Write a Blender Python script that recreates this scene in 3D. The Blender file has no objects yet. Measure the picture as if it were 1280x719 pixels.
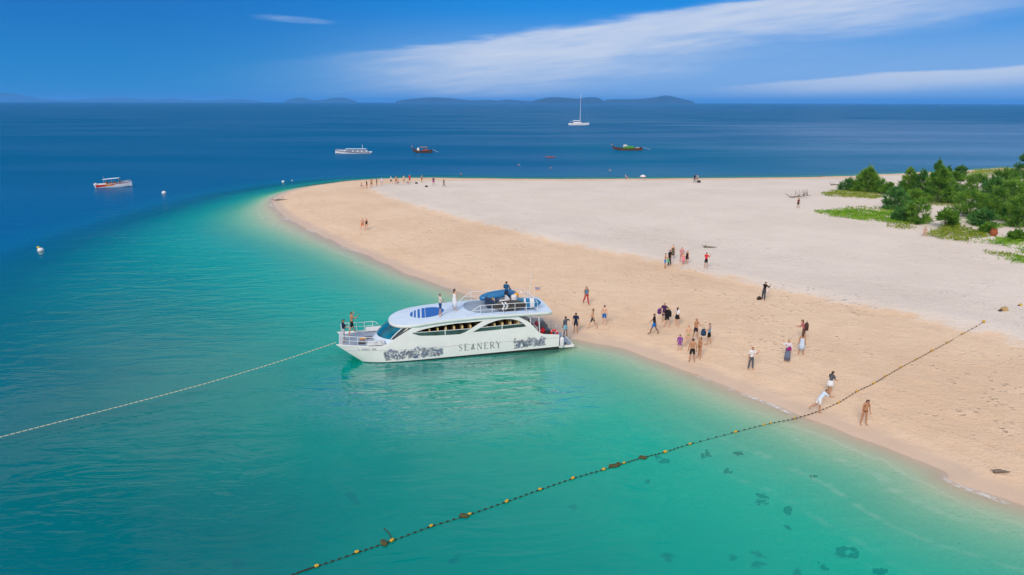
import bpy, bmesh, math, random
import numpy as np
from mathutils import Vector, Matrix, noise as mnoise

SC = bpy.context.scene
COL = SC.collection
PI = math.pi
R = math.radians

# ------------------------------------------------------------------ camera
FPX, CAMH = 854.0, 18.0
PITCH = math.atan(231.5 / FPX)
ROLL = math.atan(3.0 / 1280.0)
cR = np.array([1.0, 0, 0]); cU = np.array([0, math.sin(PITCH), math.cos(PITCH)])
cF = np.array([0, math.cos(PITCH), -math.sin(PITCH)])
c_, s_ = math.cos(ROLL), math.sin(ROLL)
right = c_ * cR + s_ * cU
up = -s_ * cR + c_ * cU
cam_d = bpy.data.cameras.new('camera')
cam = bpy.data.objects.new('camera', cam_d); COL.objects.link(cam)
cam_d.sensor_width = 36.0; cam_d.lens = 36.0 * FPX / 1280.0
cam_d.clip_start = 0.5; cam_d.clip_end = 90000
cam.matrix_world = Matrix(((right[0], up[0], -cF[0], 0), (right[1], up[1], -cF[1], 0), (right[2], up[2], -cF[2], CAMH), (0, 0, 0, 1)))
SC.camera = cam

# ------------------------------------------------------------------ node expression helper
class S:
    """a node socket with arithmetic"""
    def __init__(s, nt, sock): s.nt = nt; s.k = sock
    def _m(s, op, *a):
        n = s.nt.nodes.new('ShaderNodeMath'); n.operation = op
        for i, v in enumerate((s,) + a):
            if isinstance(v, S): s.nt.links.new(v.k, n.inputs[i])
            else: n.inputs[i].default_value = v
        return S(s.nt, n.outputs[0])
    def __add__(s, o): return s._m('ADD', o)
    __radd__ = __add__
    def __sub__(s, o): return s._m('SUBTRACT', o)
    def __rsub__(s, o): return (s * -1.0) + o
    def __mul__(s, o): return s._m('MULTIPLY', o)
    __rmul__ = __mul__
    def __truediv__(s, o): return s._m('DIVIDE', o)
    def pow(s, o): return s._m('POWER', o)
    def exp(s): return s._m('EXPONENT')
    def max(s, o): return s._m('MAXIMUM', o)
    def min(s, o): return s._m('MINIMUM', o)
    def abs(s): return s._m('ABSOLUTE')
    def sqrt(s): return s._m('SQRT')
    def sin(s): return s._m('SINE')
def link(nt, a, b):
    if isinstance(a, S): a = a.k
    nt.links.new(a, b)
def setin(nt, n, i, v):
    if isinstance(v, S): nt.links.new(v.k, n.inputs[i])
    elif v is not None: n.inputs[i].default_value = v
def smooth(x, a, b):
    n = x.nt.nodes.new('ShaderNodeMapRange'); n.interpolation_type = 'SMOOTHSTEP'
    setin(x.nt, n, 0, x); n.inputs[1].default_value = a; n.inputs[2].default_value = b
    return S(x.nt, n.outputs[0])
def noise_t(nt, vec, scale, detail=3.0, rough=0.55, dist=0.0):
    n = nt.nodes.new('ShaderNodeTexNoise')
    if vec is not None: link(nt, vec, n.inputs['Vector'])
    n.inputs['Scale'].default_value = scale; n.inputs['Detail'].default_value = detail
    n.inputs['Roughness'].default_value = rough; n.inputs['Distortion'].default_value = dist
    return S(nt, n.outputs['Fac'])
def mixc(f, a, b):
    nt = f.nt
    n = nt.nodes.new('ShaderNodeMix'); n.data_type = 'RGBA'
    setin(nt, n, 0, f)
    for i, v in ((6, a), (7, b)):
        if isinstance(v, S): nt.links.new(v.k, n.inputs[i])
        else: n.inputs[i].default_value = (*v, 1) if len(v) == 3 else v
    return S(nt, n.outputs[2])
def mulc(f, a, b, mode='MULTIPLY'):
    nt = a.nt if isinstance(a, S) else b.nt
    n = nt.nodes.new('ShaderNodeMix'); n.data_type = 'RGBA'; n.blend_type = mode
    setin(nt, n, 0, f)
    for i, v in ((6, a), (7, b)):
        if isinstance(v, S): nt.links.new(v.k, n.inputs[i])
        else: n.inputs[i].default_value = (*v, 1)
    return S(nt, n.outputs[2])
def ramp(x, stops, interp='LINEAR'):
    nt = x.nt; n = nt.nodes.new('ShaderNodeValToRGB'); n.color_ramp.interpolation = interp
    e = n.color_ramp.elements
    while len(e) < len(stops): e.new(0.5)
    for q, (p, c) in zip(e, stops):
        q.position = p; q.color = (*c, 1)
    setin(nt, n, 0, x)
    return S(nt, n.outputs[0])
def combine(nt, x, y, z):
    n = nt.nodes.new('ShaderNodeCombineXYZ')
    for i, v in enumerate((x, y, z)): setin(nt, n, i, v)
    return S(nt, n.outputs[0])
def separate(nt, v):
    n = nt.nodes.new('ShaderNodeSeparateXYZ'); link(nt, v, n.inputs[0])
    return [S(nt, o) for o in n.outputs]

# ------------------------------------------------------------------ sky and sun
SUN_EL, SUN_AZ = R(34), R(203)      # azimuth clockwise from +Y: behind the camera, to the left
SUN_STR, SKY_STR, EXPOSURE = 2.3, 0.10, 0.26
world = bpy.data.worlds.new('World'); SC.world = world; world.use_nodes = True
nt = world.node_tree; nt.nodes.clear()
sky = nt.nodes.new('ShaderNodeTexSky'); sky.sky_type = 'NISHITA'; sky.sun_disc = False
sky.sun_elevation = SUN_EL; sky.sun_rotation = SUN_AZ
sky.air_density = 1.0; sky.dust_density = 0.35; sky.ozone_density = 3.0
tc = nt.nodes.new('ShaderNodeTexCoord')
X, Y, Z = separate(nt, S(nt, tc.outputs['Generated']))
hx = X / ((X * X + Y * Y).sqrt().max(0.001))
el = Z.max(0.0)
base = S(nt, sky.outputs[0])
# deep clear blue, darker rain sky towards the left (west); close to the horizon the blue stays saturated
west = smooth(hx * -1.0, -0.10, 0.50)
hor = mixc(west, (1.15, 3.0, 6.2), (0.0, 1.80, 4.8))
zen = mixc(west, (0.0, 1.95, 6.0), (0.0, 1.20, 4.2))
blue_ = mixc(smooth(el, 0.0, 0.13), hor, zen)
base = mixc((1.0 - smooth(el, 0.20, 0.55) * 0.5) * 0.93, mulc(1.0, base, (0.45, 0.85, 1.15)), blue_)
wv = combine(nt, hx * 5.0, el * 38.0, 0.0)
n1 = noise_t(nt, wv, 1.0, 4.0, 0.62) - 0.5
wv2 = combine(nt, hx * 14.0 - el * 70.0, el * 55.0 , 2.0)
n2 = noise_t(nt, wv2, 1.0, 4.0, 0.6)
zu = hx * 0.127 + 0.097 + n1 * 0.030
zl = hx * 0.165 + 0.010 + n1 * 0.045
m1 = smooth(zu - el, -0.003, 0.014) * smooth(el - zl, -0.040, 0.050)
m1 = m1 * smooth(hx, -0.42, 0.0) * (n2 * 0.75 + 0.40)
zu2 = hx * 0.066 + 0.0065 + n1 * 0.012
m2 = smooth(zu2 - el, -0.001, 0.005) * smooth(el - zu2, -0.040, -0.004) * smooth(hx, 0.14, 0.5) * 0.8
w1 = ((hx + 0.285) / 0.060); w2 = ((el - 0.103 - n1 * 0.02 + (hx + 0.285) * 0.03) / 0.007)
m4 = smooth((w1 * w1 + w2 * w2) * -1.0, -1.0, -0.1) * (n2 * 0.9 + 0.05) * 0.6
# unseen broken high cloud over the rest, added and whitened to soften the light
hv = combine(nt, X / (Z.max(0.0) + 0.15), Y / (Z.max(0.0) + 0.15), 0.0)
hn = noise_t(nt, hv, 1.3, 4.0, 0.6)
m3 = smooth(hn, 0.36, 0.56) * smooth(el, 0.17, 0.42) * 0.9
veil = smooth(hx, -0.34, 0.02) * smooth(el * -1.0, -0.13, -0.01) * (n2 * 0.35 + 0.62)
cm = m1.max(m2).max(m3).max(m4)
cl = cm.max(veil).min(1.0)
lit = mixc(smooth(cm, 0.1, 0.75), (2.3, 3.9, 6.7), (5.6, 6.1, 7.1))
lit = mixc(smooth(el, 0.2, 0.5), lit, (8.2, 7.9, 7.6))
skyc = mixc(cl, base, lit)
bg = nt.nodes.new('ShaderNodeBackground'); bg.inputs['Strength'].default_value = SKY_STR
link(nt, skyc, bg.inputs['Color'])
wo = nt.nodes.new('ShaderNodeOutputWorld'); nt.links.new(bg.outputs[0], wo.inputs['Surface'])

sun_d = bpy.data.lights.new('sun', 'SUN'); sun_d.energy = SUN_STR; sun_d.angle = R(24); sun_d.color = (1.0, 0.86, 0.70)
sun = bpy.data.objects.new('sun', sun_d); COL.objects.link(sun)
sdir = Vector((math.sin(SUN_AZ) * math.cos(SUN_EL), math.cos(SUN_AZ) * math.cos(SUN_EL), math.sin(SUN_EL)))
sun.rotation_euler = sdir.to_track_quat('Z', 'Y').to_euler()
sun.location = (0, 0, 60)

SC.render.engine = 'CYCLES'
SC.view_settings.view_transform = 'Standard'; SC.view_settings.look = 'None'
SC.view_settings.gamma = 1.0; SC.view_settings.exposure = EXPOSURE
SC.view_settings.use_curve_mapping = False
SC.cycles.use_denoising = True
SC.cycles.max_bounces = 8; SC.cycles.transparent_max_bounces = 12; SC.cycles.volume_bounces = 1
SC.cycles.sample_clamp_indirect = 4.0
SC.cycles.caustics_reflective = False; SC.cycles.caustics_refractive = False

# ------------------------------------------------------------------ pixels to places
def ray(px, py):
    u, v = (px - 640) / FPX, -(py - 359.5) / FPX
    return right * u + up * v + cF
def at(px, py, z=0.0):
    d = ray(px, py); t = (z - CAMH) / d[2]
    return np.array([0, 0, CAMH]) + d * t

# ------------------------------------------------------------------ shape of the sand spit
SHORE_PX = [(1280, 630, 1), (1180, 590, 1), (1100, 557, 1), (1000, 520, 1), (940, 497, 1), (880, 472, 1), (820, 450, 1), (770, 434, 1),
            (722, 424, 1), (690, 411, 1), (640, 391, 1), (600, 375, 1), (560, 360, 1), (500, 338, 1), (450, 316, 1.05), (400, 294, 1.15), (365, 276, 1.3),
            (347, 263, 1.2), (341, 253, 1.25), (349, 243, 1.6), (378, 234.5, 3.2), (410, 229.5, 14), (450, 225, 28), (520, 222.3, 28), (600, 223, 28),
            (700, 223.8, 28), (870, 222.8, 28), (1050, 220.5, 28), (1200, 213.5, 28), (1280, 209, 28)]
_p = [(*at(a, b)[:2], k) for a, b, k in SHORE_PX]
_p += [(260, 250, 6), (420, 240, 5), (460, 120, 4), (330, 10, 2), (160, -16, 1), (75, 1, 1), (46, 13, 1)]
# Catmull-Rom through the points so that the waterline has no corners
def smooth_loop(P, n=6, closed=True):
    P = np.array(P, float); out = []; m = len(P)
    rng = range(m) if closed else range(m - 1)
    for i in rng:
        if closed: a, b, c, d = P[(i - 1) % m], P[i], P[(i + 1) % m], P[(i + 2) % m]
        else: a, b, c, d = P[max(i - 1, 0)], P[i], P[i + 1], P[min(i + 2, m - 1)]
        for t in np.linspace(0, 1, n, endpoint=False):
            out.append(0.5 * ((2 * b) + (c - a) * t + (2 * a - 5 * b + 4 * c - d) * t * t + (3 * b - a - 3 * c + d) * t ** 3))
    if not closed: out.append(P[-1])
    return np.array(out)
SHORE = smooth_loop(_p, 4)
PALE_PX = [(1330, 440), (1280, 428), (1200, 408), (1140, 393), (1060, 378), (980, 362), (900, 345), (820, 326), (720, 306), (640, 288),
           (560, 268), (500, 252), (470, 240), (462, 234), (480, 229.5), (520, 226.5), (600, 225), (700, 225.4), (870, 224.2), (1050, 222), (1280, 211)]
_q = [tuple(at(a, b, 1.0)[:2]) for a, b in PALE_PX]
_q += [(250, 240), (400, 230), (440, 120), (320, 20), (160, 0), (90, 20), (55, 30)]
PALE = smooth_loop([(a, b, 0) for a, b in _q], 3)

def sdist(xy, poly):
    """signed distance to a closed loop (positive inside), with the third column at the nearest point"""
    n = len(xy)
    if n * len(poly) < 400000:
        a, b = poly, np.roll(poly, -1, 0); x, y = xy[:, :1], xy[:, 1:2]
        dx, dy = (b - a)[:, 0], (b - a)[:, 1]
        t = np.clip(((x - a[:, 0]) * dx + (y - a[:, 1]) * dy) / (dx * dx + dy * dy + 1e-12), 0, 1)
        d = (x - a[:, 0] - t * dx) ** 2 + (y - a[:, 1] - t * dy) ** 2
        i = d.argmin(1); j = np.arange(n)
        cr = (a[:, 1] > y) != (b[:, 1] > y)
        xi = a[:, 0] + (y - a[:, 1]) / np.where(dy == 0, 1e-15, dy) * dx
        ins = (np.sum(cr & (x < xi), 1) % 2) == 1
        dd = np.sqrt(d[j, i]); return np.where(ins, dd, -dd), a[i, 2] + t[j, i] * (b[i, 2] - a[i, 2])
    best = np.full(n, 1e18); kk = np.zeros(n); inside = np.zeros(n, bool)
    m = len(poly); x, y = xy[:, 0], xy[:, 1]
    for i in range(m):
        a, b = poly[i], poly[(i + 1) % m]
        dx, dy = b[0] - a[0], b[1] - a[1]
        t = np.clip(((x - a[0]) * dx + (y - a[1]) * dy) / (dx * dx + dy * dy + 1e-12), 0, 1)
        d = (x - a[0] - t * dx) ** 2 + (y - a[1] - t * dy) ** 2
        w = d < best
        best[w] = d[w]; kk[w] = (a[2] + t * (b[2] - a[2]))[w]
        cr = ((a[1] > y) != (b[1] > y))
        with np.errstate(divide='ignore', invalid='ignore'):
            xi = a[0] + (y - a[1]) / (b[1] - a[1] + 1e-15) * dx
        inside ^= cr & (x < xi)
    d = np.sqrt(best)
    return np.where(inside, d, -d), kk

_n = [(-100, -60)] + [tuple(at(*p_)[:2]) for p_ in ((30, 325), (140, 296), (250, 270), (350, 247), (430, 236), (520, 233), (900, 234), (1280, 224))] + [(420, 235), (420, 6000), (-6000, 6000), (-6000, -60)]
NORTH = np.array([(a, b, 0) for a, b in _n])       # the deep side of the spit
def sstep(x, a, b):
    t = np.clip((x - a) / (b - a), 0, 1); return t * t * (3 - 2 * t)
def waves2(x, y):
    return (np.sin(x * 0.31 + 1.3 * np.sin(y * 0.17)) * np.sin(y * 0.27 + 1.1 * np.sin(x * 0.13 + 2))
            + 0.5 * np.sin(x * 0.83 + y * 0.41 + 1.7 * np.sin(y * 0.37)) * np.sin(y * 0.71 - x * 0.29))
def land(xy):
    """height, shore distance, pale distance, offshore measure"""
    xy = np.asarray(xy, float).reshape(-1, 2)
    s, k = sdist(xy, SHORE); u, _ = sdist(xy, PALE)
    x, y = xy[:, 0], xy[:, 1]
    s = s + 0.20 * waves2(x * 1.7, y * 1.7) * np.exp(-np.abs(s) / 12) 
    c, _ = sdist(xy, NORTH); c = np.log1p(np.exp(np.clip((c - 8.0) / 5.0, -30, 30))) * 5.0
    tipk = 1 - 0.55 * np.exp(-((x + 38) ** 2 + (y - 115) ** 2) / 40.0 ** 2)
    k = tipk * (1 + 0.55 * np.minimum(c, 150))
    w = -s * k
    bank = sstep(x + 0.1 * y, -10, 60) * sstep(y, 60, 200) * sstep(-y, -480, -300)      # a shoal behind the spit
    w = np.where(w > 70, 70 + (np.minimum(w, 400) - 70) * (1 - 0.85 * bank), w)
    z_in = 0.95 * (1 - np.exp(-np.maximum(s, 0) / 9)) + 0.32 * sstep(u, -1.6, 2.2) + 0.5 * sstep(u, 5, 45)
    z_in = z_in + 0.035 * waves2(x * 2.1, y * 2.1) * sstep(s, 1, 6) + 0.35 * sstep(x, 70, 95) * (waves2(x * 0.5 + 4, y * 0.5) * 0.5 + 0.3)
    wp = np.maximum(-s, 0)
    z_out = -(0.085 * wp * np.exp(-wp / 60) + 5.5 * (1 - np.exp(-wp / 75)) )
    z_out = z_out + 0.05 * waves2(x * 1.3, y * 1.3) * sstep(w, 2, 8)
    return np.where(s >= 0, z_in, z_out), s, u, w
def gz(x, y): return float(land([(x, y)])[0][0])
def on_ground(px, py):
    p = at(px, py, 0.8)
    for _ in range(6):
        z = gz(p[0], p[1]); p = at(px, py, max(z, -0.3))
    return Vector((p[0], p[1], gz(p[0], p[1])))
def on_sea(px, py): return Vector(at(px, py, 0.0))

# ------------------------------------------------------------------ object helpers
MATS = {}
def mat(name, col, rough=0.6, metal=0.0, var=0.06, scale=6.0, bump=0.0, spec=0.5, trans=0.0, coat=0.0):
    if name in MATS: return MATS[name]
    m = bpy.data.materials.new(name); m.use_nodes = True; nt = m.node_tree
    b = nt.nodes['Principled BSDF']
    tcn = nt.nodes.new('ShaderNodeTexCoord'); v = S(nt, tcn.outputs['Object'])
    n = noise_t(nt, v, scale, 4.0)
    c0 = tuple(max(0, c * (1 - var)) for c in col); c1 = tuple(min(1, c * (1 + var)) for c in col)
    link(nt, mixc(smooth(n, 0.3, 0.7), c0, c1), b.inputs['Base Color'])
    b.inputs['Roughness'].default_value = rough; b.inputs['Metallic'].default_value = metal
    b.inputs['Specular IOR Level'].default_value = spec
    b.inputs['Coat Weight'].default_value = coat; b.inputs['Coat Roughness'].default_value = 0.1
    if bump:
        bn = nt.nodes.new('ShaderNodeBump'); bn.inputs['Strength'].default_value = bump; bn.inputs['Distance'].default_value = 0.05
        link(nt, noise_t(nt, v, scale * 3, 5.0), bn.inputs['Height']); nt.links.new(bn.outputs[0], b.inputs['Normal'])
    MATS[name] = m
    return m

class MB:
    """collects vertices and faces; build() links them as one mesh object"""
    def __init__(s): s.v = []; s.f = []; s.mi = []
    def add(s, vs, fs, mi=0):
        o = len(s.v); s.v += [tuple(q) for q in vs]
        for f in fs: s.f.append([o + i for i in f]); s.mi.append(mi)
        return s
    def box(s, c, d, rz=0.0, taper=1.0, mi=0):
        x, y, z = d[0] / 2, d[1] / 2, d[2] / 2
        P = [(-x, -y, -z), (x, -y, -z), (x, y, -z), (-x, y, -z)] + [(a * taper, b * taper, z) for a, b in ((-x, -y), (x, -y), (x, y), (-x, y))]
        cs, sn = math.cos(rz), math.sin(rz)
        P = [(c[0] + a * cs - b * sn, c[1] + a * sn + b * cs, c[2] + q) for a, b, q in P]
        return s.add(P, [(3, 2, 1, 0), (4, 5, 6, 7), (0, 1, 5, 4), (1, 2, 6, 5), (2, 3, 7, 6), (3, 0, 4, 7)], mi)
    def tube(s, pts, r, n=6, cap=True, mi=0):
        pts = [Vector(p) for p in pts]; rs = r if isinstance(r, (list, tuple)) else [r] * len(pts)
        prev = None; rings = []
        for i, p in enumerate(pts):
            t = (pts[min(i + 1, len(pts) - 1)] - pts[max(i - 1, 0)])
            t = t.normalized() if t.length > 1e-9 else Vector((0, 0, 1))
            if prev is None:
                a = t.orthogonal().normalized()
            else:
                a = (prev - t * prev.dot(t)); a = a.normalized() if a.length > 1e-6 else t.orthogonal().normalized()
            prev = a; b = t.cross(a)
            rings.append([p + (a * math.cos(q * 2 * PI / n) + b * math.sin(q * 2 * PI / n)) * rs[i] for q in range(n)])
        return s.loft(rings, True, cap, mi)
    def loft(s, rings, closed=True, cap=False, mi=0):
        n = len(rings[0]); V = [q for r in rings for q in r]; Fc = []
        m = n if closed else n - 1
        for i in range(len(rings) - 1):
            for j in range(m):
                k = (j + 1) % n
                Fc.append((i * n + j, i * n + k, (i + 1) * n + k, (i + 1) * n + j))
        if cap:
            Fc.append(tuple(range(n - 1, -1, -1))); Fc.append(tuple((len(rings) - 1) * n + j for j in range(n)))
        return s.add(V, Fc, mi)
    def ball(s, c, r, nu=10, nv=6, mi=0):
        rr = r if isinstance(r, (list, tuple)) else (r, r, r); rings = []
        for i in range(1, nv):
            a = PI * i / nv
            rings.append([(c[0] + rr[0] * math.sin(a) * math.cos(2 * PI * j / nu), c[1] + rr[1] * math.sin(a) * math.sin(2 * PI * j / nu), c[2] - rr[2] * math.cos(a)) for j in range(nu)])
        V = [q for r_ in rings for q in r_] + [(c[0], c[1], c[2] - rr[2]), (c[0], c[1], c[2] + rr[2])]
        Fc = []
        for i in range(len(rings) - 1):
            for j in range(nu):
                k = (j + 1) % nu; Fc.append((i * nu + j, i * nu + k, (i + 1) * nu + k, (i + 1) * nu + j))
        b, t = len(V) - 2, len(V) - 1
        for j in range(nu):
            k = (j + 1) % nu; Fc.append((b, k, j)); Fc.append((t, (nv - 2) * nu + j, (nv - 2) * nu + k))
        return s.add(V, Fc, mi)
    def build(s, name, m, parent=None, smooth=False, fix=True):
        me = bpy.data.meshes.new(name); me.from_pydata(s.v, [], s.f); 
        ms = m if isinstance(m, (list, tuple)) else [m]
        for q in ms: me.materials.append(q)
        if len(ms) > 1: me.polygons.foreach_set('material_index', s.mi)
        if fix:
            bm = bmesh.new(); bm.from_mesh(me); bmesh.ops.recalc_face_normals(bm, faces=bm.faces); bm.to_mesh(me); bm.free()
        if smooth: me.polygons.foreach_set('use_smooth', [True] * len(me.polygons))
        me.update()
        return obj(name, me, parent)
def obj(name, me, parent=None):
    o = bpy.data.objects.new(name, me); COL.objects.link(o)
    if parent is not None: o.parent = parent
    return o
def tag(o, label=None, cat=None, group=None, kind=None):
    if label: o['label'] = label
    if cat: o['category'] = cat
    if group: o['group'] = group
    if kind: o['kind'] = kind
    return o
def thing(name, label, cat, loc=(0, 0, 0), rz=0.0, group=None, scale=1.0):
    o = bpy.data.objects.new(name, None); COL.objects.link(o); o.empty_display_size = 0.3
    o.location = loc; o.rotation_euler = (0, 0, rz); o.scale = (scale,) * 3
    return tag(o, label, cat, group)
def copy_tree(o, parent=None):
    c = o.copy(); COL.objects.link(c)
    if parent is not None: c.parent = parent
    for ch in [q for q in o.children]: copy_tree(ch, c)
    return c

# ------------------------------------------------------------------ ground and sea meshes
def polar_grid(fine_deg, fine_step, radii):
    th = np.concatenate([np.arange(-fine_deg, fine_deg + 1e-6, fine_step), np.arange(fine_deg + 4, 360 - fine_deg - 1e-6, 4.0)])
    th = np.radians(th); nT, nR = len(th), len(radii)
    x = np.outer(radii, np.sin(th)).ravel(); y = np.outer(radii, np.cos(th)).ravel()
    xy = np.vstack([[[0, 0]], np.stack([x, y], 1)])
    i = np.arange(nR - 1)[:, None]; j = np.arange(nT)[None, :]; k = (j + 1) % nT
    q = np.stack([1 + i * nT + j, 1 + (i + 1) * nT + j, 1 + (i + 1) * nT + k, 1 + i * nT + k], -1).reshape(-1, 4)
    tri = np.stack([np.zeros(nT, int), 1 + np.arange(nT), 1 + (np.arange(nT) + 1) % nT], -1)
    return xy, q[:, ::-1], tri[:, ::-1]
def grid_mesh(name, xy, z, q, tri, attrs, m):
    me = bpy.data.meshes.new(name); co = np.column_stack([xy, z]).astype(np.float32)
    me.vertices.add(len(co)); me.vertices.foreach_set('co', co.ravel())
    loops = np.concatenate([tri.ravel(), q.ravel()]); me.loops.add(len(loops)); me.loops.foreach_set('vertex_index', loops.astype(np.int32))
    st = np.concatenate([np.arange(len(tri)) * 3, len(tri) * 3 + np.arange(len(q)) * 4])
    me.polygons.add(len(st)); me.polygons.foreach_set('loop_start', st.astype(np.int32))
    me.update(calc_edges=True); me.validate()
    for k, v in attrs.items():
        a = me.attributes.new(k, 'FLOAT', 'POINT'); a.data.foreach_set('value', v.astype(np.float32))
    me.polygons.foreach_set('use_smooth', np.ones(len(st), bool)); me.materials.append(m); me.update()
    return tag(obj(name, me), kind='structure')
def geom(a, b, r): return np.exp(np.arange(math.log(a), math.log(b), math.log(r)))

# --- sand material: tan washed sand, pale dry sand above the berm, wet sand at the water
def attr(nt, n):
    a = nt.nodes.new('ShaderNodeAttribute'); a.attribute_name = n; return S(nt, a.outputs['Fac'])
msand = bpy.data.materials.new('sand'); msand.use_nodes = True; nt = msand.node_tree; bs = nt.nodes['Principled BSDF']
gp = S(nt, nt.nodes.new('ShaderNodeNewGeometry').outputs['Position'])
sA, uA = attr(nt, 's'), attr(nt, 'u')
big = noise_t(nt, gp, 0.09, 4.0); mid = noise_t(nt, gp, 0.7, 5.0, 0.6); fin = noise_t(nt, gp, 5.0, 5.0, 0.65)
ue = uA + (mid - 0.5) * 4.5 + (fin - 0.5) * 2.6
tan = mixc(smooth(big * 0.6 + mid * 0.4, 0.36, 0.64), (0.700, 0.500, 0.338), (0.770, 0.572, 0.402))
pale = mixc(smooth(big * 0.6 + fin * 0.4, 0.38, 0.62), (0.665, 0.580, 0.505), (0.725, 0.640, 0.565))
col = mixc(smooth(ue, -0.9, 0.9), tan, pale)
# crumbly edge of the berm, slightly browner
edge = smooth((ue + 1.6).abs() * -1.0, -1.5, 0.0) * smooth(mid, 0.45, 0.7)
col = mixc(edge * 0.35, col, (0.50, 0.345, 0.235))
wet = smooth((sA + (mid - 0.5) * 1.2) * -1.0, -2.6, -0.9) * smooth(sA, -2.5, -0.3)
col = mixc(wet * 0.6, col, (0.50, 0.385, 0.30))
col = mixc(smooth(sA * -1.0, 0.3, 2.0), col, (0.74, 0.57, 0.41))
# trampled zone: scuffs, their hollows also shaded by colour
vo = nt.nodes.new('ShaderNodeTexVoronoi'); vo.inputs['Scale'].default_value = 2.1; vo.feature = 'F1'
wob = nt.nodes.new('ShaderNodeVectorMath'); wob.operation = 'ADD'; link(nt, gp, wob.inputs[0])
nz = nt.nodes.new('ShaderNodeTexNoise'); nz.inputs['Scale'].default_value = 0.9; link(nt, gp, nz.inputs['Vector']); nt.links.new(nz.outputs['Color'], wob.inputs[1])
nt.links.new(wob.outputs[0], vo.inputs['Vector'])
vd = S(nt, vo.outputs['Distance'])
tramp = smooth(noise_t(nt, gp, 0.13, 3.0), 0.42, 0.62) * smooth(sA, 3.0, 7.0)
pit = smooth(vd * -1.0, -0.36, -0.06) * tramp * smooth(mid, 0.40, 0.60)
tide = smooth((sA - 4.6 - (mid - 0.5) * 2.4 - (big - 0.5) * 5.0).abs() * -1.0, -0.22, -0.02) * smooth(fin, 0.42, 0.60) + smooth((sA - 8.3 - (mid - 0.5) * 3.0 - (big - 0.5) * 7.0).abs() * -1.0, -0.26, -0.02) * smooth(fin, 0.46, 0.62)
col = mixc(tide.min(1.0) * 0.35, col, (0.36, 0.255, 0.165))
col = mixc(pit * 0.20, col, (0.40, 0.29, 0.20))  # shade inside the scuff hollows painted into the sand
col = mulc(smooth(fin, 0.56, 0.72) * 0.20, col, (0.72, 0.68, 0.62))
link(nt, col, bs.inputs['Base Color'])
link(nt, wet * -0.4 + 0.9, bs.inputs['Roughness']); bs.inputs['Specular IOR Level'].default_value = 0.25
bn = nt.nodes.new('ShaderNodeBump'); bn.inputs['Strength'].default_value = 0.9; bn.inputs['Distance'].default_value = 0.32
hgt = (mid * 0.7 + fin * 0.35 - pit * 0.55) * (wet * -0.92 + 1.0) * (smooth(uA, 6.0, 20.0) * -0.4 + 1.0)
link(nt, hgt, bn.inputs['Height']); nt.links.new(bn.outputs[0], bs.inputs['Normal'])

radii = np.concatenate([geom(1.5, 16, 1.06), geom(16, 270, 1.0085), geom(270, 45000, 1.12), [45000]])
xy, q, tri = polar_grid(50, 0.25, radii)
zz, ss, uu, ww = land(xy)
grid_mesh('sandy_ground', xy, zz, q, tri, {'s': ss, 'u': uu}, msand)

# --- sea: clear over the shallows, turquoise then deep blue with depth
msea = bpy.data.materials.new('sea_water'); msea.use_nodes = True; nt = msea.node_tree; nt.nodes.clear()
gp = S(nt, nt.nodes.new('ShaderNodeNewGeometry').outputs['Position'])
w = attr(nt, 'w')
px_, py_, pz_ = separate(nt, gp)
bigw = noise_t(nt, gp, 0.045, 2.0); midw = noise_t(nt, gp, 0.25, 3.0)
we = (w + (bigw - 0.5) * 0.55 * w.max(0.0).min(60.0) + (midw - 0.5) * 0.25 * w.max(0.0).min(25.0)).max(0.0)
tr = combine(nt, (we * -0.19).exp(), (we * -0.042).exp(), (we * -0.055).exp())
scat = ramp((we / 200.0).pow(0.5), [(0.0, (0.45, 0.60, 0.42)), (0.14, (0.12, 0.54, 0.40)), (0.22, (0.008, 0.43, 0.345)), (0.31, (0.0, 0.250, 0.240)),
                                    (0.40, (0.0, 0.135, 0.168)), (0.52, (0.0, 0.113, 0.190)), (0.66, (0.0, 0.132, 0.265)), (1.0, (0.0, 0.108, 0.262))])
wt = 1.0 - (we * -0.078).exp()
scat = mulc(1.0, scat, combine(nt, wt, wt, wt))
tb = nt.nodes.new('ShaderNodeBsdfTransparent'); link(nt, tr, tb.inputs[0])
db = nt.nodes.new('ShaderNodeBsdfDiffuse'); link(nt, scat, db.inputs[0])
ad = nt.nodes.new('ShaderNodeAddShader'); nt.links.new(tb.outputs[0], ad.inputs[0]); nt.links.new(db.outputs[0], ad.inputs[1])
# ripples
rv = combine(nt, px_ * 0.34 + py_ * 0.12, py_ * 1.0 - px_ * 0.10, 0.0)
r1 = noise_t(nt, rv, 0.55, 3.0, 0.55, 0.8); r2 = noise_t(nt, rv, 1.7, 2.0, 0.6, 0.4)
slick = noise_t(nt, combine(nt, px_ * 0.006, py_ * 0.02, 0.0), 1.0, 4.0, 0.6)
lee = smooth(px_ - py_ * 0.12 + (slick - 0.5) * 160.0, 10.0, 190.0) * smooth(py_ * -1.0, -900.0, -250.0)
calm = smooth(w, 0.5, 9.0)
bn = nt.nodes.new('ShaderNodeBump'); bn.inputs['Distance'].default_value = 0.5
agx = (px_ + 4.0) / 12.0; agy = (py_ - 41.0) / 8.0
agit = smooth((agx * agx + agy * agy) * -1.0, -1.0, -0.25)       # water stirred up beside the boat
patch = smooth(noise_t(nt, gp, 0.035, 2.0), 0.38, 0.62)
link(nt, calm * (patch * 0.08 + 0.055) + agit * 0.24 + 0.04, bn.inputs['Strength'])
link(nt, r1 + r2 * 0.28, bn.inputs['Height'])
gl = nt.nodes.new('ShaderNodeBsdfGlossy'); gl.inputs['Roughness'].default_value = 0.05; nt.links.new(bn.outputs[0], gl.inputs['Normal'])
fr = nt.nodes.new('ShaderNodeFresnel'); fr.inputs['IOR'].default_value = 1.33; nt.links.new(bn.outputs[0], fr.inputs['Normal'])
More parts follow.
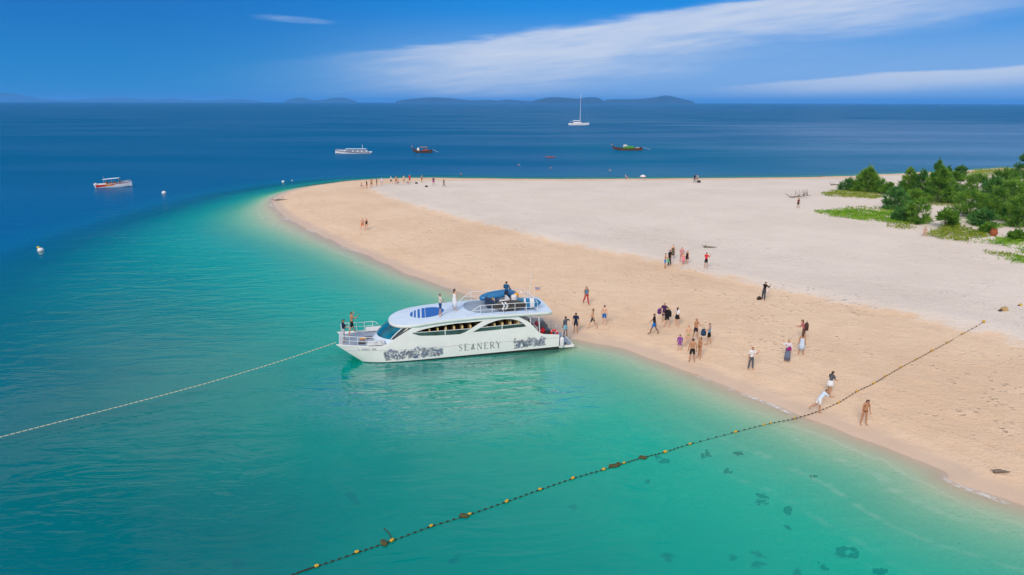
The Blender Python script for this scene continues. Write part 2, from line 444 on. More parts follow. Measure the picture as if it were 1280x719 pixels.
open_ = smooth(py_ - px_ * 0.2, 60.0, 220.0)
fk = (((S(nt, fr.outputs[0]) - 0.022).max(0.0)) * (smooth(slick, 0.35, 0.65) * 0.20 + lee * 0.50 + agit * 2.0 + 1.10 - open_ * 1.0) * (calm * 0.72 + 0.28)).min(0.75)
link(nt, open_ * 0.16 - agit * 0.025 + 0.04, gl.inputs['Roughness'])
mx = nt.nodes.new('ShaderNodeMixShader'); link(nt, fk, mx.inputs[0]); nt.links.new(ad.outputs[0], mx.inputs[1]); nt.links.new(gl.outputs[0], mx.inputs[2])
# thin swash foam at the waterline
fo = nt.nodes.new('ShaderNodeBsdfDiffuse'); fo.inputs[0].default_value = (0.78, 0.76, 0.73, 1)
fm = smooth((w - 0.15 - (midw - 0.5) * 1.0).abs() * -1.0, -0.30, -0.05) * smooth(noise_t(nt, gp, 0.16, 3.0), 0.50, 0.60) * smooth(noise_t(nt, gp, 3.0, 4.0, 0.7), 0.35, 0.6)
fm2 = smooth((w - 1.7 - (midw - 0.5) * 3.0).abs() * -1.0, -0.22, -0.02) * patch * 0.15
st_ = (w * 1.9 + bigw * 16.0 + midw * 3.0).sin()
fm3 = smooth(st_, 0.80, 1.0) * smooth(w, 1.0, 2.5) * smooth(w * -1.0, -11.0, -5.0) * patch * smooth(r2, 0.35, 0.65) * smooth(py_ * -1.0 + px_ * 0.4, -36.0, -24.0) * 0.17
m2x = nt.nodes.new('ShaderNodeMixShader'); link(nt, (fm.max(fm2).max(fm3)) * 0.8, m2x.inputs[0]); nt.links.new(mx.outputs[0], m2x.inputs[1]); nt.links.new(fo.outputs[0], m2x.inputs[2])
om = nt.nodes.new('ShaderNodeOutputMaterial'); nt.links.new(m2x.outputs[0], om.inputs['Surface'])

radii = np.concatenate([geom(1.5, 16, 1.08), geom(16, 300, 1.014), geom(300, 45000, 1.10), [45000]])
xy, q, tri = polar_grid(50, 0.4, radii)
_, ss, uu, ww = land(xy)
grid_mesh('sea', xy, np.zeros(len(xy)), q, tri, {'w': np.clip(ww, -50, 400)}, msea)

# ------------------------------------------------------------------ far islands
m_isl = mat('island_forest', (0.012, 0.040, 0.050), 0.9, var=0.3, scale=0.004)
def island(prof, dist, label=None):
    """prof: list of (px, py) skyline points; a ridge of hills with real depth standing in the sea"""
    P = smooth_loop([(a, b, 0) for a, b in prof], 5, closed=False)
    rng = random.Random(int(prof[0][0]))
    D = dist; dep = 1500.0; rings = []
    ny = 9
    for a, b, _ in P:
        d = ray(a, b); k = D / d[1]; x, zt = d[0] * k, CAMH + d[2] * k
        zt = max(zt, 2.0)
        col = []
        for j in range(ny):
            t = j / (ny - 1); prof_z = math.sin(PI * t) ** 0.7
            wob = 1 + 0.16 * mnoise.noise(Vector((x * 0.0022, t * 3.1, D * 0.01)))
            col.append((x * (1 + (t - 0.5) * dep / D), D + (t - 0.5) * dep, -3 + (zt + 3) * prof_z * (wob if t != 0.5 else 1)))
        rings.append(col)
    mb = MB(); mb.loft(rings, closed=False)
    return tag(mb.build('island', m_isl, smooth=True), kind='structure')
island([(-60, 118), (-20, 115.5), (20, 117.5), (45, 122), (75, 125), (110, 123.5), (150, 122), (190, 124.5), (215, 123), (245, 125.5), (300, 124), (326, 126.5)], 26000)
island([(355, 126.5), (365, 123.5), (378, 122), (390, 125), (402, 125), (415, 122.5), (432, 122.8), (446, 127)], 20000)
island([(495, 126.5), (510, 124), (530, 122.3), (545, 121.8), (565, 123), (590, 125.6), (610, 125), (622, 126), (634, 124.6), (650, 126), (664, 126.5)], 16000)
island([(664, 127), (675, 124), (690, 121.6), (705, 122.2), (722, 123.4), (735, 121.6), (748, 122.6), (754, 126)], 13500)
island([(752, 127), (762, 124.6), (785, 124.2), (805, 123.4), (820, 121.5), (832, 119.4), (842, 121), (855, 124.2), (868, 127.3)], 14500)
mb = MB()

# ------------------------------------------------------------------ people
SKIN = {'light': (0.66, 0.39, 0.26), 'mid': (0.56, 0.30, 0.18), 'tan': (0.47, 0.225, 0.115), 'dark': (0.19, 0.085, 0.045)}
PEOPLE = []
def rotx(v, a):     # pitch: +a leans towards +Y (forward)
    c, s = math.cos(a), math.sin(a); return Vector((v[0], v[1] * c + v[2] * s, -v[1] * s + v[2] * c))
def skeleton(sp):
    h = sp.get('h', 1.70) / 1.72; fem = sp.get('fem', False); kid = sp.get('kid', False)
    V, E, Rr, B = [], [], [], []
    def v(p, r): V.append(Vector(p)); Rr.append(r if isinstance(r, tuple) else (r, r)); return len(V) - 1
    def e(a, b, name): E.append((a, b)); B.append((name, a, b)); return b
    lean = R(sp.get('lean', 0)); side = R(sp.get('side', 0))
    sh = 0.165 if fem else 0.19
    def tor(x, y, z):
        p = rotx(Vector((x, y, z - 0.93)), lean); p = Vector((p.x + p.z * math.sin(side), p.y, p.z * math.cos(side))); return p + Vector((0, 0, 0.93))
    pel = v((0, 0, 0.95), (0.150 if fem else 0.140, 0.105))
    wai = v(tor(0, 0.005, 1.08), (0.115 if fem else 0.13, 0.09)); e(pel, wai, 'torso0')
    che = v(tor(0, 0.01, 1.27), (0.150 if fem else 0.165, 0.11)); e(wai, che, 'torso1')
    nb = v(tor(0, -0.005, 1.43), (0.09, 0.075)); e(che, nb, 'torso2')
    nk = v(tor(0, 0.01, 1.50), 0.052); e(nb, nk, 'neck')
    hp = R(sp.get('nod', 0))
    def hd(z, y):
        q = rotx(Vector((0, y, z)), hp + lean * 0.6); return V[nk] + q
    kf = 1.22 if kid else 1.0
    h0 = v(hd(0.06 * kf, 0.015), 0.078 * kf); e(nk, h0, 'head')
    h1 = v(hd(0.12 * kf, 0.012), 0.100 * kf); e(h0, h1, 'head')
    h2 = v(hd(0.185 * kf, 0.0), 0.074 * kf); e(h1, h2, 'head')
    for sd, key in ((-1, 'legL'), (1, 'legR')):
        p, ab, kn = sp.get(key, (0, 4, 0)); p, ab, kn = R(p), R(ab), R(kn)
        hip = v((0.088 * sd, 0, 0.90), 0.088); e(pel, hip, 'hip')
        def dr(a): return Vector((math.sin(ab) * sd, math.sin(a), -math.cos(a))).normalized()
        k = v(V[hip] + dr(p) * 0.42, 0.056); e(hip, k, 'thigh')
        m_ = v(V[k] + dr(p - kn) * 0.16, 0.054); e(k, m_, 'shin')
        an = v(V[k] + dr(p - kn) * 0.41, 0.036); e(m_, an, 'shin')
        f = dr(p - kn); fwd = Vector((0.15 * sd, -f.z, f.y)).normalized()
        he = v(V[an] + f * 0.045 + fwd * 0.03, 0.036); e(an, he, 'foot')
        to = v(V[an] + f * 0.058 + fwd * 0.17, (0.040, 0.022)); e(he, to, 'foot')
    for sd, key in ((-1, 'armL'), (1, 'armR')):
        p, ab, eb = sp.get(key, (0, 8, 10))[:3]; inn = (sp.get(key, (0, 8, 10, 0)) + (0,))[3] if len(sp.get(key, (0, 8, 10))) > 3 else 0
        p, ab, eb, inn = R(p), R(ab), R(eb), R(inn)
        s0 = v(tor(sh * sd, 0, 1.40), 0.058); e(nb, s0, 'torso3')
        def dr(a, b): return Vector((math.sin(b) * sd, math.sin(a) * math.cos(b), -math.cos(a) * math.cos(b))).normalized()
        el_ = v(V[s0] + dr(p, ab) * 0.285, 0.042); e(s0, el_, 'upper_arm')
        fd = dr(p + eb, ab * 0.6 - inn)
        wr = v(V[el_] + fd * 0.245, 0.028); e(el_, wr, 'forearm')
        pa = v(V[wr] + fd * 0.05, (0.036, 0.022)); e(wr, pa, 'hand')
        sx = fd.cross(Vector((0, 0.3, 1))); sx = sx.normalized() if sx.length > 1e-3 else Vector((1, 0, 0))
        nrm = sx.cross(fd).normalized()
        for i, (o, L) in enumerate(((-0.034, 0.068), (-0.012, 0.082), (0.011, 0.078), (0.033, 0.060))):
            a = v(V[pa] + sx * o + fd * 0.045, 0.0095); e(pa, a, 'hand')
            b = v(V[a] + fd * L * 0.5 + nrm * 0.010, 0.0088); e(a, b, 'hand')
            c = v(V[b] + fd * L * 0.42 + nrm * 0.028, 0.0075); e(b, c, 'hand')
        a = v(V[wr] + sx * -0.045 + fd * 0.045 + nrm * 0.012, 0.011); e(wr, a, 'hand')
        b = v(V[a] + sx * -0.015 + fd * 0.045 + nrm * 0.012, 0.0095); e(a, b, 'hand')
    lo = min(q.z - r[1] for q, r in zip(V, Rr))
    for q in V: q.z -= lo
    V = [q * h for q in V]; Rr = [(a * h, b * h) for a, b in Rr]
    return V, E, Rr, B, h

def person(sp):
    """first pass: the posed skeleton with a skin surface; finished in finish_people()"""
    V, E, Rr, B, h = skeleton(sp)
    me = bpy.data.meshes.new('body'); me.from_pydata([tuple(q) for q in V], E, [])
    o = bpy.data.objects.new('tmp_body', me); COL.objects.link(o)
    md = o.modifiers.new('s', 'SKIN'); md.use_smooth_shade = True; md.branch_smoothing = 0.3
    for i, sv in enumerate(me.skin_vertices[0].data):
        sv.radius = Rr[i]; sv.use_root = (i == 0)
    o.modifiers.new('d', 'SUBSURF').levels = 1
    PEOPLE.append((sp, o, V, Rr, B, h))

def cloth(c):
    n = 'cloth_%02x%02x%02x' % tuple(int(min(1, q) * 255) for q in c)
    return mat(n, c, 0.85, var=0.14, scale=14, spec=0.2)
def shell(me, sel, off, name, m, parent):
    """a garment: the chosen faces of the body lifted off the skin"""
    vs = {}; F2 = []
    for p in me.polygons:
        if sel[list(p.vertices)].all():
            F2.append([vs.setdefault(i, len(vs)) for i in p.vertices])
    if not F2: return None
    pts = [None] * len(vs)
    for i, k in vs.items():
        q = me.vertices[i]; pts[k] = q.co + q.normal * off
    mb = MB(); mb.add(pts, F2)
    return mb.build(name, m, parent, smooth=True, fix=False)

def finish_people():
    bpy.context.view_layer.update()
    dg = bpy.context.evaluated_depsgraph_get()
    done = []
    for sp, o, V, Rr, B, h in PEOPLE:
        done.append(bpy.data.meshes.new_from_object(o.evaluated_get(dg)))
    for (sp, o, V, Rr, B, h), me in zip(PEOPLE, done):
        old = o.data; bpy.data.objects.remove(o); bpy.data.meshes.remove(old)
        loc = sp['loc']; fac = R(sp.get('face', 0))      # face: clockwise from +Y (away from the camera)
        root = thing('person', sp['label'], 'person', loc, -fac, sp.get('group'))
        for k_ in ('parent',): pass
        n = len(me.vertices); co = np.empty(n * 3); me.vertices.foreach_get('co', co); co = co.reshape(-1, 3)
        best = np.full(n, 1e9); bi = np.zeros(n, int); bt = np.zeros(n)
        for k, (nm, a, b) in enumerate(B):
            A, Bv = np.array(V[a]), np.array(V[b]); d = Bv - A; t = np.clip(((co - A) @ d) / max(d @ d, 1e-9), 0, 1)
            r = Rr[a][0] * (1 - t) + Rr[b][0] * t
            dd = np.linalg.norm(co - A - t[:, None] * d, axis=1) - 0.9 * r
            w_ = dd < best; best[w_] = dd[w_]; bi[w_] = k; bt[w_] = t[w_]
        nmv = np.array([B[k][0] for k in bi])
        tor = np.char.startswith(nmv, 'torso'); head = nmv == 'head'
        # nose
        hz = np.array(V[6]); fw = np.array(rotx(Vector((0, 1, 0)), R(sp.get('nod', 0)) + R(sp.get('lean', 0)) * 0.6))
        rel = co - hz; fy = rel @ fw
        nose = head & (fy > 0.07 * h) & (np.abs(rel[:, 0]) < 0.02 * h) & (np.abs(rel[:, 2] + 0.01) < 0.03 * h)
        co[nose] += fw * 0.018 * h
        ear = head & (np.abs(rel[:, 0]) > 0.078 * h) & (np.abs(fy) < 0.03 * h) & (np.abs(rel[:, 2]) < 0.03 * h)
        co[ear, 0] += np.sign(rel[ear, 0]) * 0.014 * h
        me.vertices.foreach_set('co', co.ravel()); me.update()
        me.materials.clear(); me.materials.append(mat('skin_' + sp.get('skin', 'mid'), SKIN[sp.get('skin', 'mid')], 0.55, var=0.08, scale=8))
        me.polygons.foreach_set('use_smooth', [True] * len(me.polygons))
        body = obj('body', me, root)
        pel_z, wai_z, che_z = V[0].z, V[1].z, V[2].z
        legs = (nmv == 'thigh'); ua = nmv == 'upper_arm'
        # hair
        hc = sp.get('hair', (0.012, 0.009, 0.008))
        up_ = np.array(rotx(Vector((0, 0, 1)), R(sp.get('nod', 0)) + R(sp.get('lean', 0)) * 0.6))
        hu = rel @ up_
        hs = head & ((hu > 0.045 * h) | ((fy < -0.005) & (hu > -0.055 * h)))
        if sp.get('cap'):
            sel = head & (hu > 0.03 * h); c = shell(me, sel, 0.022, 'cap', cloth(sp['cap']), root)
            mb = MB(); cc = hz + up_ * 0.045 * h + fw * 0.10 * h
            mb.add([Vector(cc + np.array([x * 0.085, 0, 0]) + fw * y) for x, y in ((-1, -.03), (1, -.03), (0.8, .06), (-0.8, .06))] + [Vector(cc + np.array([x * 0.085, 0, -0.012]) + fw * y) for x, y in ((-1, -.03), (1, -.03), (0.8, .06), (-0.8, .06))],
                   [(0, 1, 2, 3), (7, 6, 5, 4), (0, 3, 7, 4), (1, 0, 4, 5), (2, 1, 5, 6), (3, 2, 6, 7)])
            if c: mb.build('peak', cloth(sp['cap']), c)
            hs = hs & (hu < 0.045 * h)
        hair = shell(me, hs, 0.016, 'hair', mat('hair_%.3f' % hc[0], hc, 0.6, var=0.2, scale=30), root)
        if sp.get('long'):
            mb = MB(); rings = []
            for i in range(5):
                t = i / 4; zz_ = 0.05 - t * 0.36 * sp['long']; rw = 0.085 * (1 - 0.45 * t); rd = 0.04 * (1 - 0.4 * t)
                c0 = hz + up_ * zz_ * h - fw * (0.075 + 0.02 * math.sin(t * 3)) * h
                rings.append([Vector(c0) + Vector((math.cos(a) * rw * h, 0, 0)) + Vector(fw) * math.sin(a) * rd * h for a in np.linspace(0, 2 * PI, 10, endpoint=False)])
            mb.loft(rings, True, True); mb.build('long_hair', mat('hair_%.3f' % hc[0], hc, 0.6), root, smooth=True)
        armz = nmv == 'forearm'
        for kind, c in sp.get('top', []):
            if kind == 'tee': s_el = tor & (co[:, 2] < 1.6 * h) | (ua & (bt < 0.75)) | (nmv == 'hip')
            elif kind == 'long': s_el = tor | ua | (armz & (bt < 0.92)) | (nmv == 'hip')
            elif kind == 'tank': s_el = tor & ~((nmv == 'torso3') & (bt > 0.75)) & ~((nmv == 'torso2') & (bt > 0.8))
            elif kind == 'swimsuit': s_el = (tor & ~(nmv == 'torso3') & ~((nmv == 'torso2') & (bt > 0.6))) | (nmv == 'hip')
            elif kind == 'bikini': s_el = ((nmv == 'torso1') & (bt > 0.68)) | ((nmv == 'torso2') & (bt < 0.28))
            o2 = shell(me, s_el, 0.014, {'tee': 'shirt', 'long': 'long_sleeved_shirt', 'tank': 'vest', 'swimsuit': 'swimsuit', 'bikini': 'bikini_top'}[kind], cloth(c), root)
        for kind, c in sp.get('bot', []):
            if kind == 'shorts': s_el = (nmv == 'hip') | ((nmv == 'torso0') & (bt < 0.75)) | (legs & (bt < 0.78))
            elif kind == 'brief': s_el = (nmv == 'hip') | ((nmv == 'torso0') & (bt < 0.35)) | (legs & (bt < 0.10))
            elif kind == 'trousers': s_el = (nmv == 'hip') | ((nmv == 'torso0') & (bt < 0.75)) | legs | ((nmv == 'shin') & (co[:, 2] > 0.10 * h))
            if kind in ('skirt', 'dress', 'longskirt'):
                mb = MB(); rings = []; top = V[2] * 0.65 + V[3] * 0.35 if kind == 'dress' else V[1]
                kl, kr = V[9], V[15]
                kn = [i for i, b_ in enumerate(B) if b_[0] == 'thigh']; kl, kr = V[B[kn[0]][2]], V[B[kn[1]][2]]
                hemf = {'skirt': 0.55, 'dress': sp.get('hem', 1.05), 'longskirt': 1.75}[kind]
                mid_k = (kl + kr) / 2; spread = max(0.17 * h, (kl - kr).length * 0.5 + 0.09 * h)
                path = [top, V[1], V[0], V[0].lerp(mid_k, hemf * 0.5), V[0].lerp(mid_k, hemf)]
                rad = [0.165, 0.145, 0.185, 0.20, 0.215]
                if kind != 'dress': path = path[1:]; rad = rad[1:]
                for i, (c0, r0) in enumerate(zip(path, rad)):
                    fl = i / (len(path) - 1); rw = max(r0 * h, spread * fl) ; rd = r0 * h * 0.82 + abs(kl.y - kr.y) * 0.45 * fl
                    wig = 0.0 if i < 2 else 0.012
                    rings.append([c0 + Vector((math.cos(a) * (rw + wig * math.sin(5 * a)), math.sin(a) * (rd + wig * math.sin(5 * a)), 0)) for a in np.linspace(0, 2 * PI, 20, endpoint=False)])
                mb.loft(rings, True, False); g = mb.build('dress' if kind == 'dress' else 'skirt', cloth(c), root, smooth=True)
                g.modifiers.new('thickness', 'SOLIDIFY').thickness = 0.006
            else:
                shell(me, s_el, 0.016, {'shorts': 'shorts', 'brief': 'swim_briefs', 'trousers': 'trousers'}[kind], cloth(c), root)
        sp['root'] = root

WALK = dict(legL=(24, 3, 6), legR=(-20, 3, 14), armL=(-22, 9, 12), armR=(24, 9, 16))
STAND = dict(legL=(2, 5, 2), legR=(-2, 5, 2), armL=(2, 9, 12), armR=(-2, 9, 14))
PHOTO = dict(legL=(3, 6, 2), legR=(-3, 6, 3), armL=(42, 14, 95, 10), armR=(44, 14, 92, 10), nod=12)
CARRY = dict(legL=(8, 4, 4), legR=(-8, 4, 6), armL=(20, 9, 70, 12), armR=(14, 9, 60, 10))
SIT = dict(legL=(82, 8, 95), legR=(86, 12, 100), armL=(38, 10, 30), armR=(36, 10, 35), lean=14)
black, navy, white = (0.012, 0.012, 0.014), (0.012, 0.022, 0.06), (0.72, 0.72, 0.74)
blue = (0.01, 0.13, 0.42)
def P(px, py, label, face, pose=STAND, loc=None, **k):
    d = dict(pose); d.update(k); d['label'] = label; d['face'] = face
    d['loc'] = loc if loc is not None else on_ground(px, py); person(d)

# on the beach, around the boat's stern
P(732.5, 381, 'sunburnt person in blue and grey vest and red trousers walking alone on tan sand', 165, WALK, skin='tan', hair=(0.16, 0.06, 0.02), top=[('tank', (0.06, 0.20, 0.34))], bot=[('trousers', (0.45, 0.05, 0.06))], h=1.75)
P(740.5, 411, 'bare-backed person with dark hair and black and white shorts walking towards the stern', -70, WALK, skin='mid', bot=[('shorts', (0.05, 0.07, 0.07))], long=0.5, h=1.72)
P(755, 406, 'bare-chested person in bright blue shorts standing near the boat', 20, STAND, skin='light', bot=[('shorts', blue)], h=1.66)
P(719.5, 416, 'person in navy shirt, navy shorts and dark cap at the foot of the stern', -160, STAND, skin='tan', cap=black, top=[('tee', navy)], bot=[('shorts', navy)], h=1.68)
P(817, 418, 'person in black tee and bright blue shorts striding towards the boat', -78, WALK, skin='dark', top=[('tee', black)], bot=[('shorts', (0.01, 0.16, 0.50))], h=1.74)
P(829.5, 404, 'person in dark purple top standing behind the one with the black backpack', -150, CARRY, skin='mid', top=[('tee', (0.06, 0.02, 0.09))], bot=[('shorts', (0.05, 0.03, 0.08))], h=1.74)
P(833, 409, 'person dressed all in black with a black backpack carrying a bundle', -30, CARRY, skin='light', top=[('tee', black)], bot=[('shorts', black)], h=1.70)
P(846, 408, 'long-haired person in white top and short black skirt', 60, STAND, skin='light', fem=True, long=1.0, top=[('tee', white)], bot=[('skirt', black)], h=1.62)
P(849, 438.5, 'small child in a purple swim jacket', 10, STAND, skin='light', kid=True, hair=(0.2, 0.1, 0.04), top=[('long', (0.26, 0.08, 0.34))], bot=[('shorts', (0.26, 0.08, 0.34))], h=1.25)
P(859.5, 433, 'bare-chested person in bright green swim briefs', 175, STAND, skin='light', hair=(0.06, 0.03, 0.015), bot=[('brief', (0.02, 0.42, 0.10))], h=1.70)
P(869, 424, 'bare-chested dark-haired person in patterned black shorts behind the green briefs', 150, CARRY, skin='tan', bot=[('shorts', (0.03, 0.025, 0.05))], h=1.66)
P(885.5, 431, 'person in pale blue vest and black shorts holding a dark bag', -60, CARRY, skin='mid', top=[('tank', (0.14, 0.30, 0.48))], bot=[('shorts', black)], h=1.70)
P(864.5, 453, 'bare-backed person in black shorts facing the group', 8, STAND, skin='tan', bot=[('shorts', black)], h=1.78)
P(874, 448, 'long-haired person in a brown bikini beside the black shorts', -110, STAND, skin='tan', fem=True, long=1.1, hair=(0.05, 0.02, 0.01), top=[('bikini', (0.09, 0.04, 0.03))], bot=[('brief', (0.09, 0.04, 0.03))], h=1.64)
P(938, 462, 'person in white tee and black and white trousers with one arm raised', 165, STAND, skin='tan', top=[('tee', white)], bot=[('trousers', (0.10, 0.11, 0.13))], armL=(40, 12, 110), lean=4, h=1.66)
P(983.5, 452, 'person in white blouse and long grey skirt shading the eyes', 200, STAND, skin='mid', fem=True, long=0.9, hair=(0.07, 0.03, 0.015), top=[('long', (0.66, 0.64, 0.70))], bot=[('longskirt', (0.14, 0.17, 0.25))], armR=(70, 40, 120, 20), h=1.62)
P(1003.5, 426, 'person in pink top with a brown backpack bending over', -55, CARRY, skin='tan', lean=18, top=[('tee', (0.44, 0.14, 0.15))], bot=[('shorts', (0.12, 0.06, 0.05))], long=0.6, h=1.66)
P(1001, 443.5, 'person in a pale blue sleeveless dress standing beside the brown backpack', 20, STAND, skin='tan', fem=True, long=0.7, hair=(0.05, 0.025, 0.015), bot=[('dress', (0.50, 0.62, 0.76))], h=1.62)
P(1036, 494.5, 'person in short white skirt and dark top looking down at a phone', 60, CARRY, skin='tan', fem=True, nod=25, lean=10, long=0.7, top=[('tee', (0.10, 0.10, 0.12))], bot=[('skirt', white)], h=1.62)
P(1022, 515.5, 'person in white shirt bending forward with one foot lifted by the float line', 75, STAND, skin='tan', lean=44, nod=15, legL=(-12, 4, 62), legR=(2, 3, 2), armL=(60, 8, 20), armR=(52, 8, 30), top=[('tee', (0.56, 0.66, 0.78))], bot=[('shorts', white)], h=1.62)
P(1079, 531, 'person in a dark bikini looking down near the water', 175, STAND, skin='tan', fem=True, nod=28, lean=8, long=0.8, hair=(0.04, 0.02, 0.012), top=[('bikini', (0.03, 0.02, 0.025))], bot=[('brief', (0.10, 0.05, 0.045))], h=1.62)
P(954, 375.5, 'person in black jacket and jeans photographing at the edge of the pale sand', 60, PHOTO, skin='mid', lean=10, top=[('long', (0.014, 0.010, 0.010))], bot=[('trousers', (0.05, 0.06, 0.08))], h=1.72)
# group on the edge of the pale sand
P(831, 335.5, 'bare-chested person in bright blue shorts at the edge of the pale sand', 100, STAND, skin='tan', hair=(0.10, 0.04, 0.02), armR=(40, 8, 40), bot=[('shorts', (0.01, 0.15, 0.50))], h=1.66)
P(836.5, 332, 'person in black shirt and black trousers beside the blue shorts', -40, STAND, skin='tan', hair=(0.04, 0.02, 0.015), top=[('tee', black)], bot=[('trousers', (0.02, 0.025, 0.03))], h=1.74)
P(840.5, 324, 'person in olive brown dress standing behind the black trousers', 170, STAND, skin='light', fem=True, hair=(0.10, 0.06, 0.02), bot=[('dress', (0.12, 0.10, 0.07))], h=1.66)
P(851.5, 329, 'person in pink shirt and pink shorts holding something', 190, CARRY, skin='light', top=[('tee', (0.56, 0.26, 0.27))], bot=[('shorts', (0.56, 0.26, 0.27))], h=1.76)
P(853.8, 331.5, 'child in a bright pink dress standing in front of the pink shirt', 180, STAND, skin='light', kid=True, bot=[('dress', (0.72, 0.22, 0.27))], h=1.30)
P(858.6, 330, 'person in short black dress and white cap', -120, STAND, skin='mid', fem=True, cap=(0.66, 0.70, 0.80), bot=[('dress', black)], hem=0.7, h=1.55)
P(882, 335.5, 'person in bright red shirt and black shorts taking a photograph', 45, PHOTO, skin='mid', top=[('tee', (0.62, 0.02, 0.03))], bot=[('shorts', black)], h=1.70)
# pair on the tan tongue of sand
P(453.2, 288, 'bare-chested person in orange shorts walking on the tan spit', 150, WALK, skin='light', hair=(0.2, 0.11, 0.05), bot=[('shorts', (0.70, 0.16, 0.03))], h=1.80)
P(458.4, 287.5, 'person in a black swimsuit walking beside the orange shorts', 160, WALK, skin='mid', fem=True, long=0.6, top=[('swimsuit', black)], h=1.68)
# far group on the tip of the spit
G = None
P(451.5, 235.5, 'person in blue shorts sitting on the sand at the far tip', 120, SIT, skin='light', bot=[('shorts', (0.05, 0.09, 0.35))], h=1.7)
P(458.6, 236, 'person in black shirt and red shorts at the far tip', 100, STAND, skin='tan', top=[('tee', black)], bot=[('shorts', (0.4, 0.05, 0.04))], h=1.65)
P(464.6, 234.6, 'tall bare-chested person in brown shorts at the far tip', 170, PHOTO, skin='tan', hair=(0.2, 0.1, 0.04), bot=[('shorts', (0.20, 0.10, 0.05))], h=1.85)
P(471, 232.6, 'person in dark grey top and dark shorts at the far tip', 90, STAND, skin='tan', top=[('tee', (0.05, 0.05, 0.06))], bot=[('shorts', (0.06, 0.06, 0.09))], h=1.62)
P(477.6, 232.4, 'person in lilac white shirt and shorts at the far tip', 200, STAND, skin='light', top=[('tee', (0.60, 0.58, 0.76))], bot=[('shorts', (0.45, 0.48, 0.70))], h=1.70)
P(489, 230.5, 'person in white shirt and black shorts striding at the far tip', 80, WALK, skin='light', top=[('tee', white)], bot=[('shorts', black)], h=1.78)
P(495.3, 230.6, 'bare-chested person in tan shorts beside a kneeling one', 150, STAND, skin='tan', bot=[('shorts', (0.32, 0.16, 0.09))], h=1.76)
P(498.3, 231.2, 'kneeling person in pink top on the sand at the far tip', -80, SIT, skin='light', lean=6, top=[('tee', (0.66, 0.36, 0.34))], bot=[('shorts', (0.06, 0.04, 0.04))], h=1.55)
P(505, 230.4, 'person in beige shirt standing over a crouching one', 160, STAND, skin='light', hair=(0.2, 0.12, 0.06), top=[('tee', (0.55, 0.45, 0.34))], bot=[('shorts', (0.30, 0.26, 0.20))], h=1.84)
P(508.6, 231, 'crouching person in white top beside the red shirt', 100, SIT, skin='mid', lean=22, top=[('tee', (0.6, 0.56, 0.52))], bot=[('shorts', (0.1, 0.06, 0.05))], h=1.6)
P(512.2, 228.6, 'person in bright red shirt and red shorts at the far tip', 200, STAND, skin='mid', top=[('tee', (0.60, 0.02, 0.03))], bot=[('shorts', (0.30, 0.02, 0.03))], h=1.72)
P(527.4, 228.6, 'bare-chested person in dark brown shorts standing apart at the far waterline', 60, STAND, skin='tan', bot=[('shorts', (0.05, 0.03, 0.03))], h=1.76)
P(542, 232.2, 'person in navy top and purple skirt on the pale sand', 160, STAND, skin='tan', fem=True, top=[('tee', (0.04, 0.05, 0.16))], bot=[('skirt', (0.34, 0.06, 0.26))], h=1.78)
P(555, 234.4, 'person in grey shirt and grey trousers walking on the pale sand', 70, WALK, skin='mid', top=[('tee', (0.10, 0.10, 0.10))], bot=[('trousers', (0.17, 0.17, 0.16))], h=1.72)
# by the far shore and by the shrubs
P(868, 228, 'person in dark clothes by the far waterline', 20, STAND, skin='tan', top=[('tee', (0.03, 0.03, 0.05))], bot=[('trousers', (0.04, 0.05, 0.08))], h=1.72)
P(871.3, 228, 'person in grey beside the dark-clothed one by the far waterline', 40, STAND, skin='mid', top=[('tee', (0.34, 0.34, 0.36))], bot=[('shorts', (0.2, 0.2, 0.22))], h=1.72)
P(997.3, 260.3, 'person in black shorts and dark top in front of bare driftwood on pale sand', 170, STAND, skin='tan', top=[('tank', (0.10, 0.03, 0.04))], bot=[('shorts', black)], h=1.66)
P(1155.5, 295.6, 'long-haired person in beige sitting on the sand beside creeper', -150, SIT, skin='light', fem=True, long=1.0, hair=(0.07, 0.05, 0.04), top=[('tee', (0.50, 0.38, 0.30))], bot=[('shorts', (0.55, 0.34, 0.24))], h=1.66)

# ------------------------------------------------------------------ the catamaran
_A, _B = at(455, 457), at(693, 437)
_ex = (_A - _B) / np.linalg.norm(_A - _B); _ey = np.array([-_ex[1], _ex[0], 0.0])
if _ey[1] > 0: _ey = -_ey
BYC = 2.12
B_ORG = Vector(_B - _ey * BYC); B_ROT = math.atan2(_ex[1], _ex[0])
def BL(x, y, z): return B_ORG + Vector(_ex) * x + Vector(_ey) * y + Vector((0, 0, z))
def bface(a):       # heading a (degrees): 0 = towards the bow, turning to starboard -> person 'face' angle
    d = math.degrees(math.atan2(_ex[0], _ex[1])); return d + a
gel = mat('white_gelcoat', (0.86, 0.84, 0.81), 0.30, var=0.028, scale=1.3, coat=0.3)
roofw = mat('roof_paint_sky_tint', (0.56, 0.68, 0.82), 0.45, var=0.03, scale=1.2)  # blue cast of the skylight put into the roof colour
greyd = mat('grey_nonslip_deck', (0.25, 0.32, 0.42), 0.75, var=0.07, scale=3)
antif = mat('black_antifouling', (0.015, 0.018, 0.018), 0.7)
tglass = mat('blue_tinted_glass', (0.0, 0.13, 0.21), 0.10, var=0.3, scale=0.8, spec=0.25)
dglass = mat('green_tinted_glass', (0.05, 0.10, 0.085), 0.10, var=0.4, scale=1.6, spec=0.4)
steel = mat('polished_steel', (0.72, 0.74, 0.78), 0.28, 0.6)
wpaint = mat('white_paint', (0.78, 0.79, 0.80), 0.4)
royal = mat('royal_blue_paint', (0.0, 0.10, 0.42), 0.45)
vinyl = mat('white_vinyl_cushion', (0.70, 0.70, 0.72), 0.6)
brown = mat('brown_seat_vinyl', (0.50, 0.29, 0.14), 0.6, var=0.4, scale=3)
